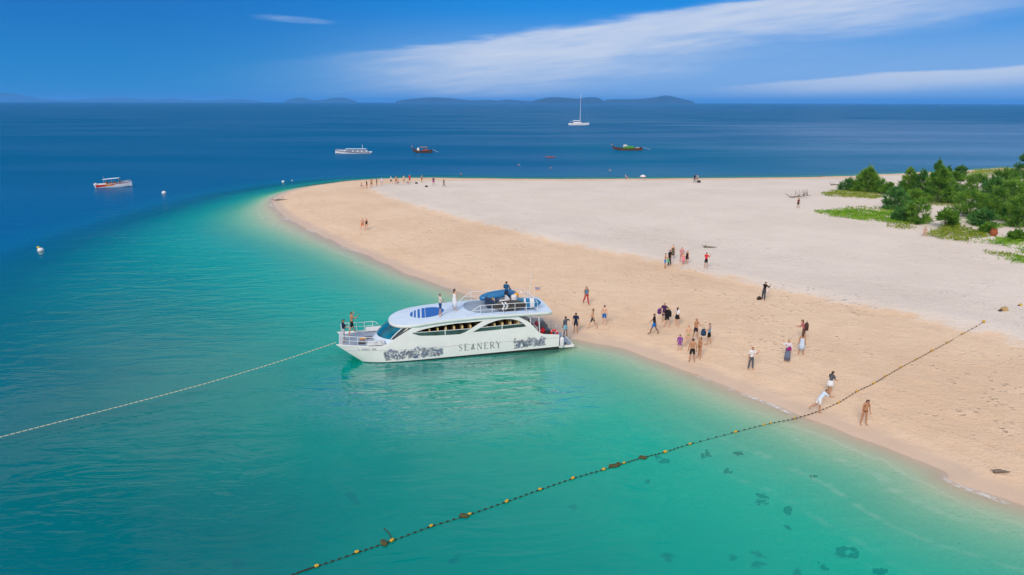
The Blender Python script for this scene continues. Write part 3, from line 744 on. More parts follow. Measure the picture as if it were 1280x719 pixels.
olive = mat('olive_head_rest', (0.70, 0.54, 0.22), 0.7, var=0.3, scale=5)
inter = mat('cabin_lining', (0.72, 0.60, 0.46), 0.8, var=0.2)
boat = thing('catamaran', 'white passenger catamaran with a blue oval on its roof, stern on the beach', 'yacht', B_ORG, B_ROT)

XE = [(-0.6, 13.0), (0.0, 14.07), (1.0, 15.33), (1.5, 15.95), (3.2, 17.5)]
FZ = [(-0.6, 0.35), (-0.25, 0.80), (0.0, 0.95), (0.5, 1.0), (1.2, 1.025), (2.0, 1.01), (3.2, 0.93)]
def lerp(T, x):
    if x <= T[0][0]: return T[0][1]
    for (a, b), (c, d) in zip(T, T[1:]):
        if x <= c: return b + (d - b) * (x - a) / (c - a)
    return T[-1][1]
def hp(x0, z, sd=1, off=0.0):
    q = min(1, max(0, (x0 - 11.0) / 4.95)) ** 1.4
    x = x0 + q * (lerp(XE, z) - 15.95)
    g = 1 - min(1, max(0, (x0 - 8.5) / 7.45)) ** 2.6
    return Vector((x, sd * (1.45 + 0.70 * g * lerp(FZ, z) + off), z))
def hpin(x0, z, sd=1):
    v = hp(x0, z, 1); g = 1 - min(1, max(0, (x0 - 8.5) / 7.45)) ** 2.6
    return Vector((v.x, sd * (1.45 - 0.55 * g * lerp(FZ, min(z, 0.5))), z))
def zwl(x): return 0.05 + 0.17 * max(0.0, 1 - x / 13.0)
xs = list(np.linspace(-0.35, 8.5, 16)) + list(np.linspace(9, 15.95, 24))
zs = [-0.6, -0.4, -0.2, 0.0, 0.06]
for sd in (1, -1):
    mb = MB()
    mb.loft([[hpin(x, z, sd) for z in (0.95, 0.5, 0.06)] + [hpin(x, z, sd) for z in (0.0, -0.3)] + [Vector((hp(x, -0.6).x, sd * 1.45, -0.62))] + [hp(x, z, sd, -0.004) for z in (-0.3, 0.0, zwl(x))] for x in xs], False, False)
    lo = mb.build('hull_bottom', antif, boat, smooth=True)
    mb = MB()
    mb.loft([[hp(x, z, sd) for z in (zwl(x), 0.26, 0.4, 0.6, 0.8, 0.96)] for x in xs], False)
    h_ = mb.build('hull_side', gel, boat, smooth=True)
    mb = MB()      # transom end of the demihull
    ring = [hpin(-0.35, z, sd) for z in (0.96, 0.5, 0.0, -0.3)] + [hp(-0.35, z, sd) for z in (-0.3, 0.0, 0.2, 0.6, 0.96)]
    mb.add(ring, [tuple(range(len(ring)))]); mb.build('transom', gel, boat)

for sd in (1, -1):
    mb = MB(); mb.tube([hp(x, 0.965 + 0.02 * max(0, x - 12), sd, 0.012) for x in xs], 0.016, 5); mb.build('rub_strake', mat('grey_strake', (0.55, 0.55, 0.55), 0.5), boat)
# superstructure side with its openings (strips between the openings)
TOP = [(-0.35, 1.16), (0.0, 1.2), (0.9, 1.3), (1.25, 1.46), (1.6, 1.92), (2.05, 2.36), (2.6, 2.68), (3.0, 2.86), (5.7, 2.96), (8.0, 2.9), (9.2, 2.8), (10.2, 2.62), (10.7, 2.46), (11.6, 1.92), (12.3, 1.46), (12.8, 1.3), (13.6, 1.28), (15.95, 1.46)]
W1L = [(5.52, 2.62), (6.2, 2.24), (6.8, 1.91), (7.2, 1.79), (9.0, 1.83), (10.0, 1.89), (10.15, 1.93), (10.6, 2.12)]
W1H = [(5.52, 2.66), (7.5, 2.63), (9.0, 2.5), (9.8, 2.37), (10.6, 2.14)]
W2L = [(2.2, 1.99), (3.0, 1.97), (4.5, 1.91), (6.3, 1.87)]
W2H = [(2.2, 2.0), (2.45, 2.28), (2.8, 2.5), (3.3, 2.65), (3.9, 2.7), (4.5, 2.62), (5.1, 2.44), (5.7, 2.16), (6.3, 1.86)]
px_s = sorted(set(list(np.linspace(-0.35, 15.95, 90)) + [2.2, 6.3, 5.52, 10.6, 10.15, 7.2, 12.8]))
def holes(x):
    t = lerp(TOP, x)
    if 2.2 <= x <= 6.3: a, b = lerp(W2L, x), lerp(W2H, x)
    else: a = b = None
    if 5.52 <= x <= 10.6: c, d = lerp(W1L, x), lerp(W1H, x)
    else: c = d = None
    if a is None: a = b = min((c if c is not None else t) - 0.05, 1.87 if x > 4 else 2.0, t - 0.03); a = b = max(a, 0.99)
    if c is None: c = d = max(b + 0.01, min(t - 0.01, 2.64 if x < 8 else t - 0.01))
    return a, b, c, d, t
for sd in (1, -1):
    mb = MB()
    rows = [holes(x) for x in px_s]
    def strip(f, g, n):
        mb.loft([[hp(x, f(r) + (g(r) - f(r)) * k / n, sd) for k in range(n + 1)] for x, r in zip(px_s, rows)], False)
    strip(lambda r: 0.96, lambda r: r[0], 4); strip(lambda r: r[1], lambda r: r[2], 2); strip(lambda r: r[3], lambda r: r[4], 2)
    o = mb.build('side_panel', gel, boat, smooth=False)
    md = o.modifiers.new('thickness', 'SOLIDIFY'); md.thickness = 0.07; md.offset = -1; md.use_even_offset = False
    # low glass screens in the openings, white top rail and mullion
    for a, b, fl, fh, name in ((2.35, 6.25, W2L, W2H, 'window_screen'), (5.9, 10.45, W1L, W1H, 'window_screen')):
        mb = MB(); rl = MB(); X_ = np.linspace(a, b, 26); railp = []; ring = []
        for x in X_:
            l, h_ = lerp(fl, x) - 0.03, lerp(fh, x) + 0.02
            mid_ = {2.35: 1.84 + 0.40, 5.9: 1.68 + 0.47}[a] - (0.02 * (x - a) if a == 2.35 else 0)
            topz = min(h_, mid_) if sd == 1 else h_
            ring.append([hp(x, max(l, 1.0), sd, -0.035), hp(x, max(topz, l + 0.01), sd, -0.035)])
            if h_ > mid_ and l < mid_: railp.append(hp(x, mid_, sd, -0.03))
        mb.loft(ring, False); g = mb.build(name, dglass, boat)
        if len(railp) > 1: rl.tube(railp, 0.022, 6); rl.build('window_rail', wpaint, g)
        xm = 4.05 if a == 2.35 else 8.25
        mu = MB(); mu.box(hp(xm, 2.03, sd, -0.02), (0.06, 0.05, 0.50)); mu.build('mullion', wpaint, g)

# decks and cabin inside
mb = MB(); mb.loft([[(x, -hp(x, 1.0).y + 0.08, 0.62), (x, hp(x, 1.0).y - 0.08, 0.62)] for x in np.linspace(-0.33, 11.4, 8)], False)
mb.build('cabin_floor', inter, boat)
mb = MB(); mb.box((7.2, 0, 0.45), (14.4, 1.9, 0.3)); mb.build('bridge_deck', gel, boat)
bx = [x for x in np.linspace(11.2, 15.9, 14)]
mb = MB(); mb.loft([[Vector((hp(x, 1.27).x, -hp(x, 1.27).y + 0.09, 1.26)), Vector((hp(x, 1.27).x, -0.8, 1.285)), Vector((hp(x, 1.27).x, 0.8, 1.285)), Vector((hp(x, 1.27).x, hp(x, 1.27).y - 0.09, 1.26))] for x in bx], False)
o = mb.build('foredeck', greyd, boat); o.modifiers.new('thickness', 'SOLIDIFY').thickness = 0.1
fx = hp(15.95, 1.3).x
mb = MB(); mb.loft([[Vector((fx + 0.02 - (1.46 - z) * 1.0, y, z)) for z in (0.75, 1.0, 1.2, 1.44)] for y in np.linspace(-1.47, 1.47, 9)], False)
o = mb.build('bow_fairing', gel, boat); o.modifiers.new('thickness', 'SOLIDIFY').thickness = 0.06
# hatches on the foredeck
for (x, y, w_, d_) in ((14.1, 1.0, 0.62, 0.42), (13.6, -0.1, 0.5, 0.4)):
    mb = MB(); mb.box((x, y, 1.31), (w_, d_, 0.05)); mb.build('deck_hatch', mat('dark_hatch', (0.05, 0.05, 0.055), 0.4), boat)

# roof
RZ = [(0.2, 3.07), (3.0, 3.14), (6.0, 3.14), (8.0, 3.07), (9.3, 2.98), (10.5, 2.85), (11.4, 2.71), (12.1, 2.57)]
def rw(x):
    if x > 10.0: return 2.17 * math.sqrt(max(0, 1 - ((x - 10.0) / 2.1) ** 2)) ** 0.9
    return 2.17 - 0.12 * max(0, (3.0 - x) / 2.8)
def rz_(x, y):
    return lerp(RZ, x) - 0.10 * (y / 2.17) ** 2
rx = list(np.linspace(0.2, 10.0, 26)) + [10.0 + 2.1 * math.sin(a) for a in np.linspace(0.08, PI / 2 - 0.02, 14)]
mb = MB(); ny = 13; topr = []; 
for x in rx:
    w_ = rw(x); topr.append([Vector((x, w_ * t, rz_(x, w_ * t))) for t in np.linspace(-1, 1, ny)])
mb.loft(topr, False)
o = mb.build('roof', roofw, boat, smooth=True)
edge_o = [r[-1] for r in topr] + [r[0] for r in topr[::-1]]
mb = MB()
def inset(p, k, dz): return Vector((p.x - (0.05 * k if p.x > 10 else 0), p.y * (1 - 0.02 * k), p.z + dz))
mb.loft([[inset(p, 0, 0.004) + Vector((0, math.copysign(0.012, p.y), 0)) for p in edge_o], [inset(p, -0.6, -0.09) for p in edge_o], [inset(p, 0, -0.22) for p in edge_o], [inset(p, 2.5, -0.24) for p in edge_o]], True)
mb.build('roof_edge', gel, boat, smooth=True)
mb = MB(); mb.loft([[Vector((p.x, p.y * 0.96, p.z - 0.23)) for p in r] for r in topr], False); mb.build('ceiling', inter, boat)
def on_roof(x, y, d=0.008): return Vector((x, y, rz_(x, y) + d))
# blue oval with white slashes
def oval(t0, t1):
    """the part of the oval between two skewed lines, as a sheet on the roof"""
    cx, a, b = 9.28, 1.28, 1.20; sk = 0.10
    rows = []
    for t in np.linspace(t0, t1, 8):
        # line x = cx + t + sk*y cut by the ellipse
        A_ = sk * sk / a ** 2 + 1 / b ** 2; B2 = 2 * t * sk / a ** 2; C_ = t * t / a ** 2 - 1
        D_ = B2 * B2 - 4 * A_ * C_
        if D_ < 0: continue
        y0, y1 = (-B2 - math.sqrt(D_)) / (2 * A_), (-B2 + math.sqrt(D_)) / (2 * A_)
        rows.append([on_roof(cx + t + sk * y, y) for y in np.linspace(y0, y1, 10)])
    mb = MB(); mb.loft(rows, False); mb.build('roof_oval', royal, boat, smooth=True)
for t0, t1 in ((-1.275, 0.12), (0.16, 0.40), (0.52, 0.70), (0.82, 0.96), (1.05, 1.25)): oval(t0, t1)
# grey sun deck with a low white rim
sd_pts = []
def sdw(x): return 1.78 * (1 if x < 5.2 else math.sqrt(max(0, 1 - ((x - 5.2) / 1.35) ** 2)))
sx_ = list(np.linspace(1.3, 5.2, 8)) + [5.2 + 1.35 * math.sin(a) for a in np.linspace(0.15, PI / 2, 9)]
mb = MB(); mb.loft([[on_roof(x, sdw(x) * t, 0.010) for t in np.linspace(-1, 1, 9)] for x in sx_], False)
sdk = mb.build('sun_deck', greyd, boat, smooth=True)
rim = [on_roof(x, sdw(x), 0.03) for x in sx_] + [on_roof(x, -sdw(x), 0.03) for x in sx_[::-1]]
mb = MB(); mb.tube(rim, 0.035, 6); mb.build('deck_rim', roofw, sdk, smooth=True)
# roof rails: one stanchion at a time
stm = MB(); stm.tube([(0, 0, 0), (0, 0, 1)], 0.020, 6); st_me = None
def stanchion(p, h_):
    global st_me
    if st_me is None:
        o = stm.build('stanchion', wpaint, boat); st_me = o.data
    else: o = obj('stanchion', st_me, boat)
    o.location = p; o.scale = (1, 1, h_)
for sd in (1, -1):
    X_ = np.linspace(5.6, 1.3, 6)
    pts = [on_roof(6.6, sd * 1.80, 0.02), on_roof(6.1, sd * 1.86, 0.42)] + [on_roof(x, sd * 1.90, 0.72) for x in X_]
    mb = MB(); mb.tube(pts, 0.022, 6); mb.build('roof_rail', wpaint, boat, smooth=True)
    mb = MB(); mb.tube([on_roof(x, sd * 1.90, 0.36) for x in [6.2] + list(X_)], 0.015, 6); mb.build('roof_rail', wpaint, boat, smooth=True)
    for x in X_: stanchion(on_roof(x, sd * 1.90, 0), 0.72)
mb = MB(); mb.tube([on_roof(1.3, y, 0.72) for y in (1.9, 1.0, 0, -1.0, -1.9)], 0.022, 6); mb.build('roof_rail', wpaint, boat)
for y in (1.0, 0, -1.0): stanchion(on_roof(1.3, y, 0), 0.72)
# helm console on the roof: dashboard, wheel, seat
mb = MB(); mb.box((4.55, 0.15, 3.35), (0.55, 1.1, 0.62), taper=0.86); mb.box((4.75, 0.15, 3.70), (0.10, 0.95, 0.22)); con = mb.build('helm_console', mat('navy_canvas', (0.012, 0.03, 0.075), 0.8, var=0.2), boat)
mb = MB(); mb.tube([(4.22, 0.15 + 0.19 * math.cos(a), 3.58 + 0.19 * math.sin(a)) for a in np.linspace(0, 2 * PI, 14)], 0.018, 5); mb.build('steering_wheel', steel, con)
mb = MB(); mb.box((3.45, 0.15, 3.25), (0.5, 1.1, 0.40)); mb.box((3.2, 0.15, 3.60), (0.12, 1.1, 0.42)); mb.build('helm_seat', vinyl, boat)
# ladder hand rail at the back of the roof, whip antenna
for y in (-0.75, -1.25):
    mb = MB(); mb.tube([(2.0, y, 3.05), (1.95, y, 3.85), (0.95, y, 3.35), (0.9, y, 2.95)], 0.018, 6); mb.build('ladder_rail', steel, boat, smooth=True)
mb = MB(); mb.tube([(1.15, -1.0, 3.0), (1.1, -1.0, 4.2), (0.95, -1.0, 5.5)], [0.028, 0.02, 0.012], 6); mb.build('whip_antenna', wpaint, boat)
mb = MB(); mb.tube([(0.75, -1.2, 2.95), (0.65, -1.2, 4.05)], 0.014, 6); fp = mb.build('flag_pole', wpaint, boat)
mb = MB()
for k, (m_i, z0, z1) in enumerate(((0, 4.02, 3.94), (1, 3.94, 3.88), (2, 3.88, 3.80))):
    mb.add([(0.66 - 0.45 * t + 0.0, -1.2 + 0.05 * math.sin(t * 7), z - 0.05 * t) for t in (0, .33, .66, 1) for z in (z0, z1)], [(0, 1, 3, 2), (2, 3, 5, 4), (4, 5, 7, 6)], m_i)
fl = mb.build('flag', [mat('flag_blue', (0.02, 0.10, 0.40), 0.8), mat('flag_white', (0.7, 0.7, 0.7), 0.8), mat('flag_orange', (0.65, 0.16, 0.03), 0.8)], fp)
fl.modifiers.new('thickness', 'SOLIDIFY').thickness = 0.004

# windscreen and the white collar under it
def wsp(phi, v):
    cb, sb = max(0.0, math.cos(phi)) ** 0.9, math.sin(phi)
    base = Vector((11.15 + 2.15 * cb, 2.02 * sb, 1.25)); top = Vector((10.0 + 1.88 * cb, 2.05 * sb, rz_(10.0 + 1.88 * cb, 2.05 * sb) - 0.16))
    p = base.lerp(top, v); p.x += 0.16 * math.sin(PI * v) * cb; return p
PH = np.linspace(-PI / 2, PI / 2, 33)
mb = MB(); mb.loft([[wsp(p, v) for p in PH] for v in np.linspace(0, 0.30, 5)], False); mb.build('windscreen_collar', roofw, boat, smooth=True)
edges = [-1.5, -0.98, -0.34, 0.34, 0.98, 1.5]
for a, b in zip(edges, edges[1:]):
    mb = MB(); mb.loft([[wsp(p, v) for p in np.linspace(a + 0.02, b - 0.02, 8)] for v in np.linspace(0.315, 0.985, 7)], False)
    mb.build('windscreen_pane', tglass if abs(a + b) < 2 else mat('dark_side_glass', (0.012, 0.03, 0.035), 0.07, coat=0.5), boat, smooth=True)
for e_ in edges:
    mb = MB(); mb.tube([wsp(e_, v) + Vector((0.01, 0, 0)) for v in np.linspace(0.29, 1.0, 6)], 0.035 if abs(e_) > 0.5 else 0.02, 6)
    mb.build('windscreen_frame', wpaint if abs(e_) > 0.5 else mat('dark_frame', (0.02, 0.05, 0.08), 0.4), boat, smooth=True)

# foredeck rails, benches
for sd in (1, -1):
    X_ = [13.3, 13.95, 14.55, 15.15, 15.75]
    def dk(x, h_): v = hp(x, 1.3); return Vector((v.x, sd * (v.y - 0.05), (1.30 if x < 14 else 1.30 + 0.08 * (x - 14)) + h_))
    mb = MB(); mb.tube([dk(12.7, 0.05), dk(13.0, 0.55)] + [dk(x, 0.66) for x in X_], 0.022, 6); mb.build('bow_rail', wpaint, boat, smooth=True)
    mb = MB(); mb.tube([dk(13.1, 0.33)] + [dk(x, 0.34) for x in X_], 0.014, 6); mb.build('bow_rail', wpaint, boat, smooth=True)
    for x in X_: stanchion(dk(x, 0), 0.66)
    mb = MB(); v = hp(13.2, 1.3)
    mb.box((13.15, sd * (v.y - 0.32), 1.45), (1.25, 0.38, 0.24), rz=-sd * 0.05, taper=0.92); mb.build('side_bench', vinyl, boat)
e0 = hp(15.75, 1.3)
mb = MB(); mb.tube([(e0.x, y, 2.08) for y in (1.45, 0.75, 0.45)], 0.022, 6); mb.build('bow_rail', wpaint, boat)
mb = MB(); mb.tube([(e0.x, -y, 2.08) for y in (1.45, 0.75, 0.45)], 0.022, 6); mb.build('bow_rail', wpaint, boat)
for y in (0.45, -0.45): stanchion((e0.x, y, 1.32), 0.76)

# seats inside the cabin
mb = MB(); mb.box((0, 0, 0.22), (0.5, 0.95, 0.30)); mb.box((-0.26, 0, 0.85), (0.13, 0.95, 1.16), taper=0.9)
seat0 = mb.build('cabin_seat', brown, boat); mb = MB()
for y in (-0.24, 0.24): mb.box((-0.26, y, 1.57), (0.12, 0.36, 0.28), taper=0.85)
hr0 = mb.build('head_rest', olive, seat0)
first = True
for x in np.linspace(3.0, 10.2, 13):
    for y in (1.45, -1.45, 0.35):
        if first: o = seat0; first = False
        else: o = copy_tree(seat0, boat)
        o.location = (x, y, 0.62)
# aft cockpit: roof posts, benches, side stairs
for x, y in ((1.75, 1.85), (1.75, -1.85), (1.1, 1.9), (1.1, -1.9)):
    mb = MB(); mb.tube([(x, y, 1.2), (x + 0.1, y, rz_(x, y) - 0.2)], 0.04, 8); mb.build('roof_post', wpaint, boat)
mb = MB(); mb.box((0.9, 0.0, 0.92), (0.5, 2.6, 0.5)); mb.box((1.15, 0, 1.3), (0.12, 2.6, 0.5)); mb.build('aft_bench', vinyl, boat)
mb = MB(); mb.box((-0.02, 0, 0.80), (0.55, 4.0, 0.08)); mb.build('aft_deck', greyd, boat)
for k in range(3):
    mb = MB(); mb.box((-0.55 - 0.32 * k, 0.75, 0.62 - 0.14 * k), (0.34, 2.4, 0.10)); mb.build('stern_step', greyd, boat)
mb = MB(); mb.box((-0.85, 0.75, 0.13), (1.5, 2.56, 0.14)); mb.build('swim_platform', gel, boat)
for y in (0.2, 1.5):
    mb = MB(); mb.tube([(-0.3, y, 0.8), (-0.3, y, 1.75), (-0.75, y, 1.25), (-1.45, y, 0.95), (-1.45, y, 0.2)], 0.018, 6); mb.build('stair_rail', steel, boat, smooth=True)

# writing and pictures on the hull side
ink = mat('dark_hull_lettering', (0.06, 0.06, 0.07), 0.5); inkb = mat('blue_hull_print', (0.03, 0.075, 0.30), 0.5); inkg = mat('grey_hull_print', (0.24, 0.28, 0.33), 0.5)
def decal(pts, d=0.008): return [hp(x, z, 1, d) for x, z in pts]
def stroke(mb, pts, w0, X0, Z0, sc):
    for (a, b), (c, d) in zip(pts, pts[1:]):
        dx, dz = c - a, d - b; L = math.hypot(dx, dz); nx, nz = -dz / L * w0 / 2, dx / L * w0 / 2
        q = [(a + nx, b + nz), (a - nx, b - nz), (c - nx, d - nz), (c + nx, d + nz)]
        mb.add(decal([(X0 - u * sc, Z0 + v * sc) for u, v in q]), [(0, 1, 2, 3)])
TH, TN = 0.11, 0.042
GLY = {
 'S': [([(0.52, 0.82), (0.45, 0.95), (0.30, 1.0), (0.14, 0.93), (0.09, 0.78)], TN), ([(0.09, 0.78), (0.18, 0.62), (0.38, 0.46), (0.50, 0.28)], TH), ([(0.50, 0.28), (0.46, 0.08), (0.30, 0.0), (0.14, 0.05), (0.06, 0.20)], TN)],
 'E': [([(0.12, 0), (0.12, 1)], TH), ([(0.02, 1), (0.52, 1)], TN), ([(0.12, 0.52), (0.42, 0.52)], TN), ([(0.02, 0), (0.56, 0)], TN), ([(0.52, 1), (0.52, 0.84)], TN), ([(0.56, 0), (0.56, 0.18)], TN)],
 'N': [([(0.10, 0), (0.10, 1)], TN), ([(0.10, 1), (0.66, 0)], TH), ([(0.66, 0), (0.66, 1)], TN), ([(0.0, 0), (0.2, 0)], TN), ([(0.56, 1), (0.76, 1)], TN)],
 'R': [([(0.12, 0), (0.12, 1)], TH), ([(0.02, 1), (0.38, 1), (0.54, 0.88), (0.54, 0.64), (0.38, 0.50), (0.12, 0.50)], TN * 1.4), ([(0.30, 0.50), (0.62, 0)], TH * 0.9), ([(0.0, 0), (0.25, 0)], TN)],
 'Y': [([(0.05, 1), (0.35, 0.48)], TH), ([(0.66, 1), (0.35, 0.48)], TN), ([(0.35, 0.48), (0.35, 0)], TH), ([(0.22, 0), (0.48, 0)], TN), ([(-0.03, 1), (0.16, 1)], TN)],
 'A': [([(0.05, 0.0), (0.22, 0.30)], TN), ([(0.10, 0.22), (0.38, 0.10), (0.62, 0.24)], TH), ([(0.16, 0.42), (0.36, 0.32), (0.56, 0.46)], TH), ([(0.24, 0.62), (0.38, 0.55), (0.54, 0.66)], TH), ([(0.40, 0.62), (0.34, 0.92)], TH * 0.9), ([(0.44, 0.70), (0.54, 0.98)], TH * 0.7), ([(0.55, 0.3), (0.70, 0.0)], TN)]}
adv = {'S': 0.62, 'E': 0.68, 'A': 0.80, 'N': 0.86, 'R': 0.72, 'Y': 0.7}; u = 0.0; scl = 0.50
tot = sum(adv[c] + 0.36 for c in 'SEANERY'); X0 = 7.30; kx = 3.25 / (tot * scl)
for c in 'SEANERY':
    mb = MB()
    for pts, w0 in GLY[c]:
        stroke(mb, [(p[0] + u, p[1]) for p in pts], w0, X0, 0.52, scl)
    o = mb.build('letter', ink, boat, fix=False); o['label'] = 'dark serif letter %s of the painted name' % c
    u += (adv[c] + 0.36) * kx
# small registration marks at the bow
mb = MB(); rg = random.Random(5); u = 0
for k in range(11):
    if k in (1, 7): u += 0.16; continue
    h_ = 0.15
    for pts in ([(0, 0), (0, h_), (0.08, h_), (0.08, 0.02)], [(0, h_ * .5), (0.07, h_ * .5)]) if k % 2 else ([(0.0, 0), (0.05, h_), (0.09, 0)], [(0.0, h_), (0.09, h_)]):
        stroke(mb, [(a + u, b) for a, b in pts], 0.028, 14.75, 0.98, 1.0)
    u += 0.125
mb.build('registration_lettering', inkg, boat, fix=False)['kind'] = 'stuff'
def coral(x0, x1, z0, z1, n, seed, name, skew=0.0):
    """a reef drawing: rosettes, round polyps and short sprigs inside a wavy outline"""
    rg = random.Random(seed); mb = MB()
    def poly(cx, cz, pts, mi, d): mb.add(decal([(cx + a_, cz + b_) for a_, b_ in pts], d), [tuple(range(len(pts)))], mi)
    for i in range(n):
        t = rg.random(); x = x0 + (x1 - x0) * t
        top = (z1 - z0) * (0.78 + 0.22 * math.sin(t * 8 + seed) * math.sin(t * 21 + 1)); z = z0 + skew * t + top * rg.random()
        mi = rg.choices((0, 1, 2), (3, 2, 6))[0]; kind = rg.random()
        if kind < 0.45:           # rosette of petals
            m_ = rg.randint(5, 7); r_ = rg.uniform(0.05, 0.10); ph = rg.random()
            for q in range(m_):
                b_ = ph + q * 2 * PI / m_; c, s3 = math.cos(b_), math.sin(b_); w_ = r_ * 0.30
                poly(x, z, [(c * r_ * .25, s3 * r_ * .25), (c * r_ * .7 - s3 * w_, s3 * r_ * .7 + c * w_), (c * r_, s3 * r_), (c * r_ * .7 + s3 * w_, s3 * r_ * .7 - c * w_)], mi, 0.008 + 0.0001 * (i % 40))
        elif kind < 0.75:         # polyp
            r_ = rg.uniform(0.018, 0.045); poly(x, z, [(r_ * math.cos(q), r_ * math.sin(q)) for q in np.linspace(0, 2 * PI, 7)[:-1]], mi, 0.009 + 0.0001 * (i % 40))
        else:                     # sprig
            a_ = PI / 2 + rg.uniform(-0.9, 0.9); L = rg.uniform(0.10, 0.20); c, s3 = math.cos(a_), math.sin(a_)
            poly(x, z, [(-0.008, 0), (0.008, 0), (c * L, s3 * L)], mi, 0.0085 + 0.0001 * (i % 40))
            for q in (0.35, 0.6, 0.85):
                for sg in (1, -1):
                    b_ = a_ + sg * 0.9; poly(x + c * L * q, z + s3 * L * q, [(0, 0), (math.cos(b_) * .03 - .010 * s3, math.sin(b_) * .03 + .010 * c), (math.cos(b_) * .055, math.sin(b_) * .055)], mi, 0.010 + 0.0001 * (i % 40))
    o = mb.build(name, [ink, inkb, inkg], boat, fix=False); o['label'] = 'dark blue and grey coral reef drawing'; o['kind'] = 'stuff'
coral(12.95, 8.45, 0.18, 1.06, 640, 3, 'coral_artwork', 0.10)
coral(3.15, 0.75, 0.36, 1.14, 350, 8, 'coral_artwork', 0.08)

# things carried on the boat
def sup_board(x, L, label, cols, marks, y, tilt):
    t = thing('paddle_board', label, 'paddle board', BL(x, y, 3.55), B_ROT)
    t.rotation_euler = (R(tilt), 0, B_ROT)
    mb = MB(); rings = []
    for k in np.linspace(-1, 1, 19):
        wd = 0.39 * max(0.02, (1 - abs(k) ** 2.6)) ** 0.6; th = 0.06 * max(0.15, 1 - abs(k) ** 6)
        rings.append([(k * L / 2, th * math.cos(a) , wd * math.sin(a)) for a in np.linspace(0, 2 * PI, 12, endpoint=False)])
    mb.loft(rings, True, True)
    mb.build('board', cols[0], t, smooth=True)
    for k0, k1, m_ in marks:        # coloured end bands
        mb = MB(); rr = []
        for k in np.linspace(k0, k1, 6):
            wd = 0.394 * max(0.02, (1 - abs(k) ** 2.6)) ** 0.6; th = 0.066 * max(0.15, 1 - abs(k) ** 6)
            rr.append([(k * L / 2, th * math.cos(a), wd * math.sin(a)) for a in np.linspace(0, 2 * PI, 12, endpoint=False)])
        mb.loft(rr, True); mb.build('colour_band', m_, t, smooth=True)
    return t
pb = sup_board(3.35, 2.5, 'dark brown paddle board with white chevrons leaning on the roof rail', [mat('board_brown', (0.055, 0.042, 0.036), 0.5)], [], 1.62, 12)
for k in range(2):
    mb = MB()
    for s2 in (1, -1):
        x0 = 0.10 + k * 0.24
        mb.add([(x0, 0.072, 0), (x0 + 0.13, 0.072, 0), (x0 + 0.33, 0.068, 0.28 * s2), (x0 + 0.20, 0.068, 0.28 * s2)], [(0, 1, 2, 3)])
    mb.build('chevron', mat('board_white', (0.72, 0.72, 0.72), 0.5), pb, fix=False)
sup_board(2.05, 2.3, 'bright blue paddle board with white bands behind the roof rail', [mat('board_blue', (0.01, 0.17, 0.38), 0.45)], [(-0.55, -0.25, mat('board_white', (0.72, 0.72, 0.72), 0.5)), (0.02, 0.14, mat('board_white', (0.7, 0.7, 0.7), 0.5))], 1.38, 12)
# blue inflatable dinghy across the helm, two yellow floats, a white drum
t = thing('inflatable_boat', 'blue inflatable dinghy lying upside down on the roof deck', 'dinghy', BL(3.6, -1.1, 3.60), B_ROT + R(16), scale=0.90)
infb = mat('blue_pvc', (0.015, 0.16, 0.38), 0.45, var=0.12)
path = [(-1.55, s2 * 0.42, 0.05) for s2 in (1,)] + [(-0.6, 0.46, 0.10), (0.5, 0.44, 0.08), (1.2, 0.30, 0.02), (1.62, 0.0, -0.03), (1.2, -0.30, 0.02), (0.5, -0.44, 0.08), (-0.6, -0.46, 0.10), (-1.55, -0.42, 0.05)]
pp = smooth_loop(path, 5, closed=False)
mb = MB(); mb.tube([Vector(p) for p in pp], [0.10] + [0.21] * (len(pp) - 2) + [0.10], 10); mb.build('air_tube', infb, t, smooth=True)
mb = MB(); mb.loft([[(x, -0.42 * k, 0.16), (x, 0, 0.24), (x, 0.42 * k, 0.16)] for x, k in ((-1.5, 1), (-0.5, 1.05), (0.5, 1), (1.1, 0.6), (1.45, 0.2))], False); o = mb.build('dinghy_floor', infb, t); o.modifiers.new('thickness', 'SOLIDIFY').thickness = 0.04
for k_, x in enumerate((1.0, -1.2)):
    mb = MB(); mb.box((x, 0, -0.36), (0.08, 0.9, 0.55)); mb.build('cradle', wpaint, t)
yel = mat('yellow_float', (0.78, 0.36, 0.015), 0.5, var=0.06)
for x, y, z in ((0.95, 0.62, -0.16), (-1.35, 0.66, -0.02)):
    mb = MB(); mb.ball((x, y, z), (0.26, 0.21, 0.22), 14, 9); mb.build('yellow_float', yel, t, smooth=True)
t = thing('drum', 'white round drum standing beside the captain on the roof', 'drum', BL(2.55, -0.35, 3.13), B_ROT); mb = MB()
mb.loft([[(r_ * math.cos(a), r_ * math.sin(a), z) for a in np.linspace(0, 2 * PI, 14, endpoint=False)] for r_, z in ((0.20, 0), (0.23, 0.05), (0.23, 0.55), (0.19, 0.62))], True, True); mb.build('drum_body', vinyl, t, smooth=False)
mb = MB(); mb.tube([(0.05, 0, 0.62), (0.05, 0, 0.67)], 0.05, 8); mb.build('bung', wpaint, t)

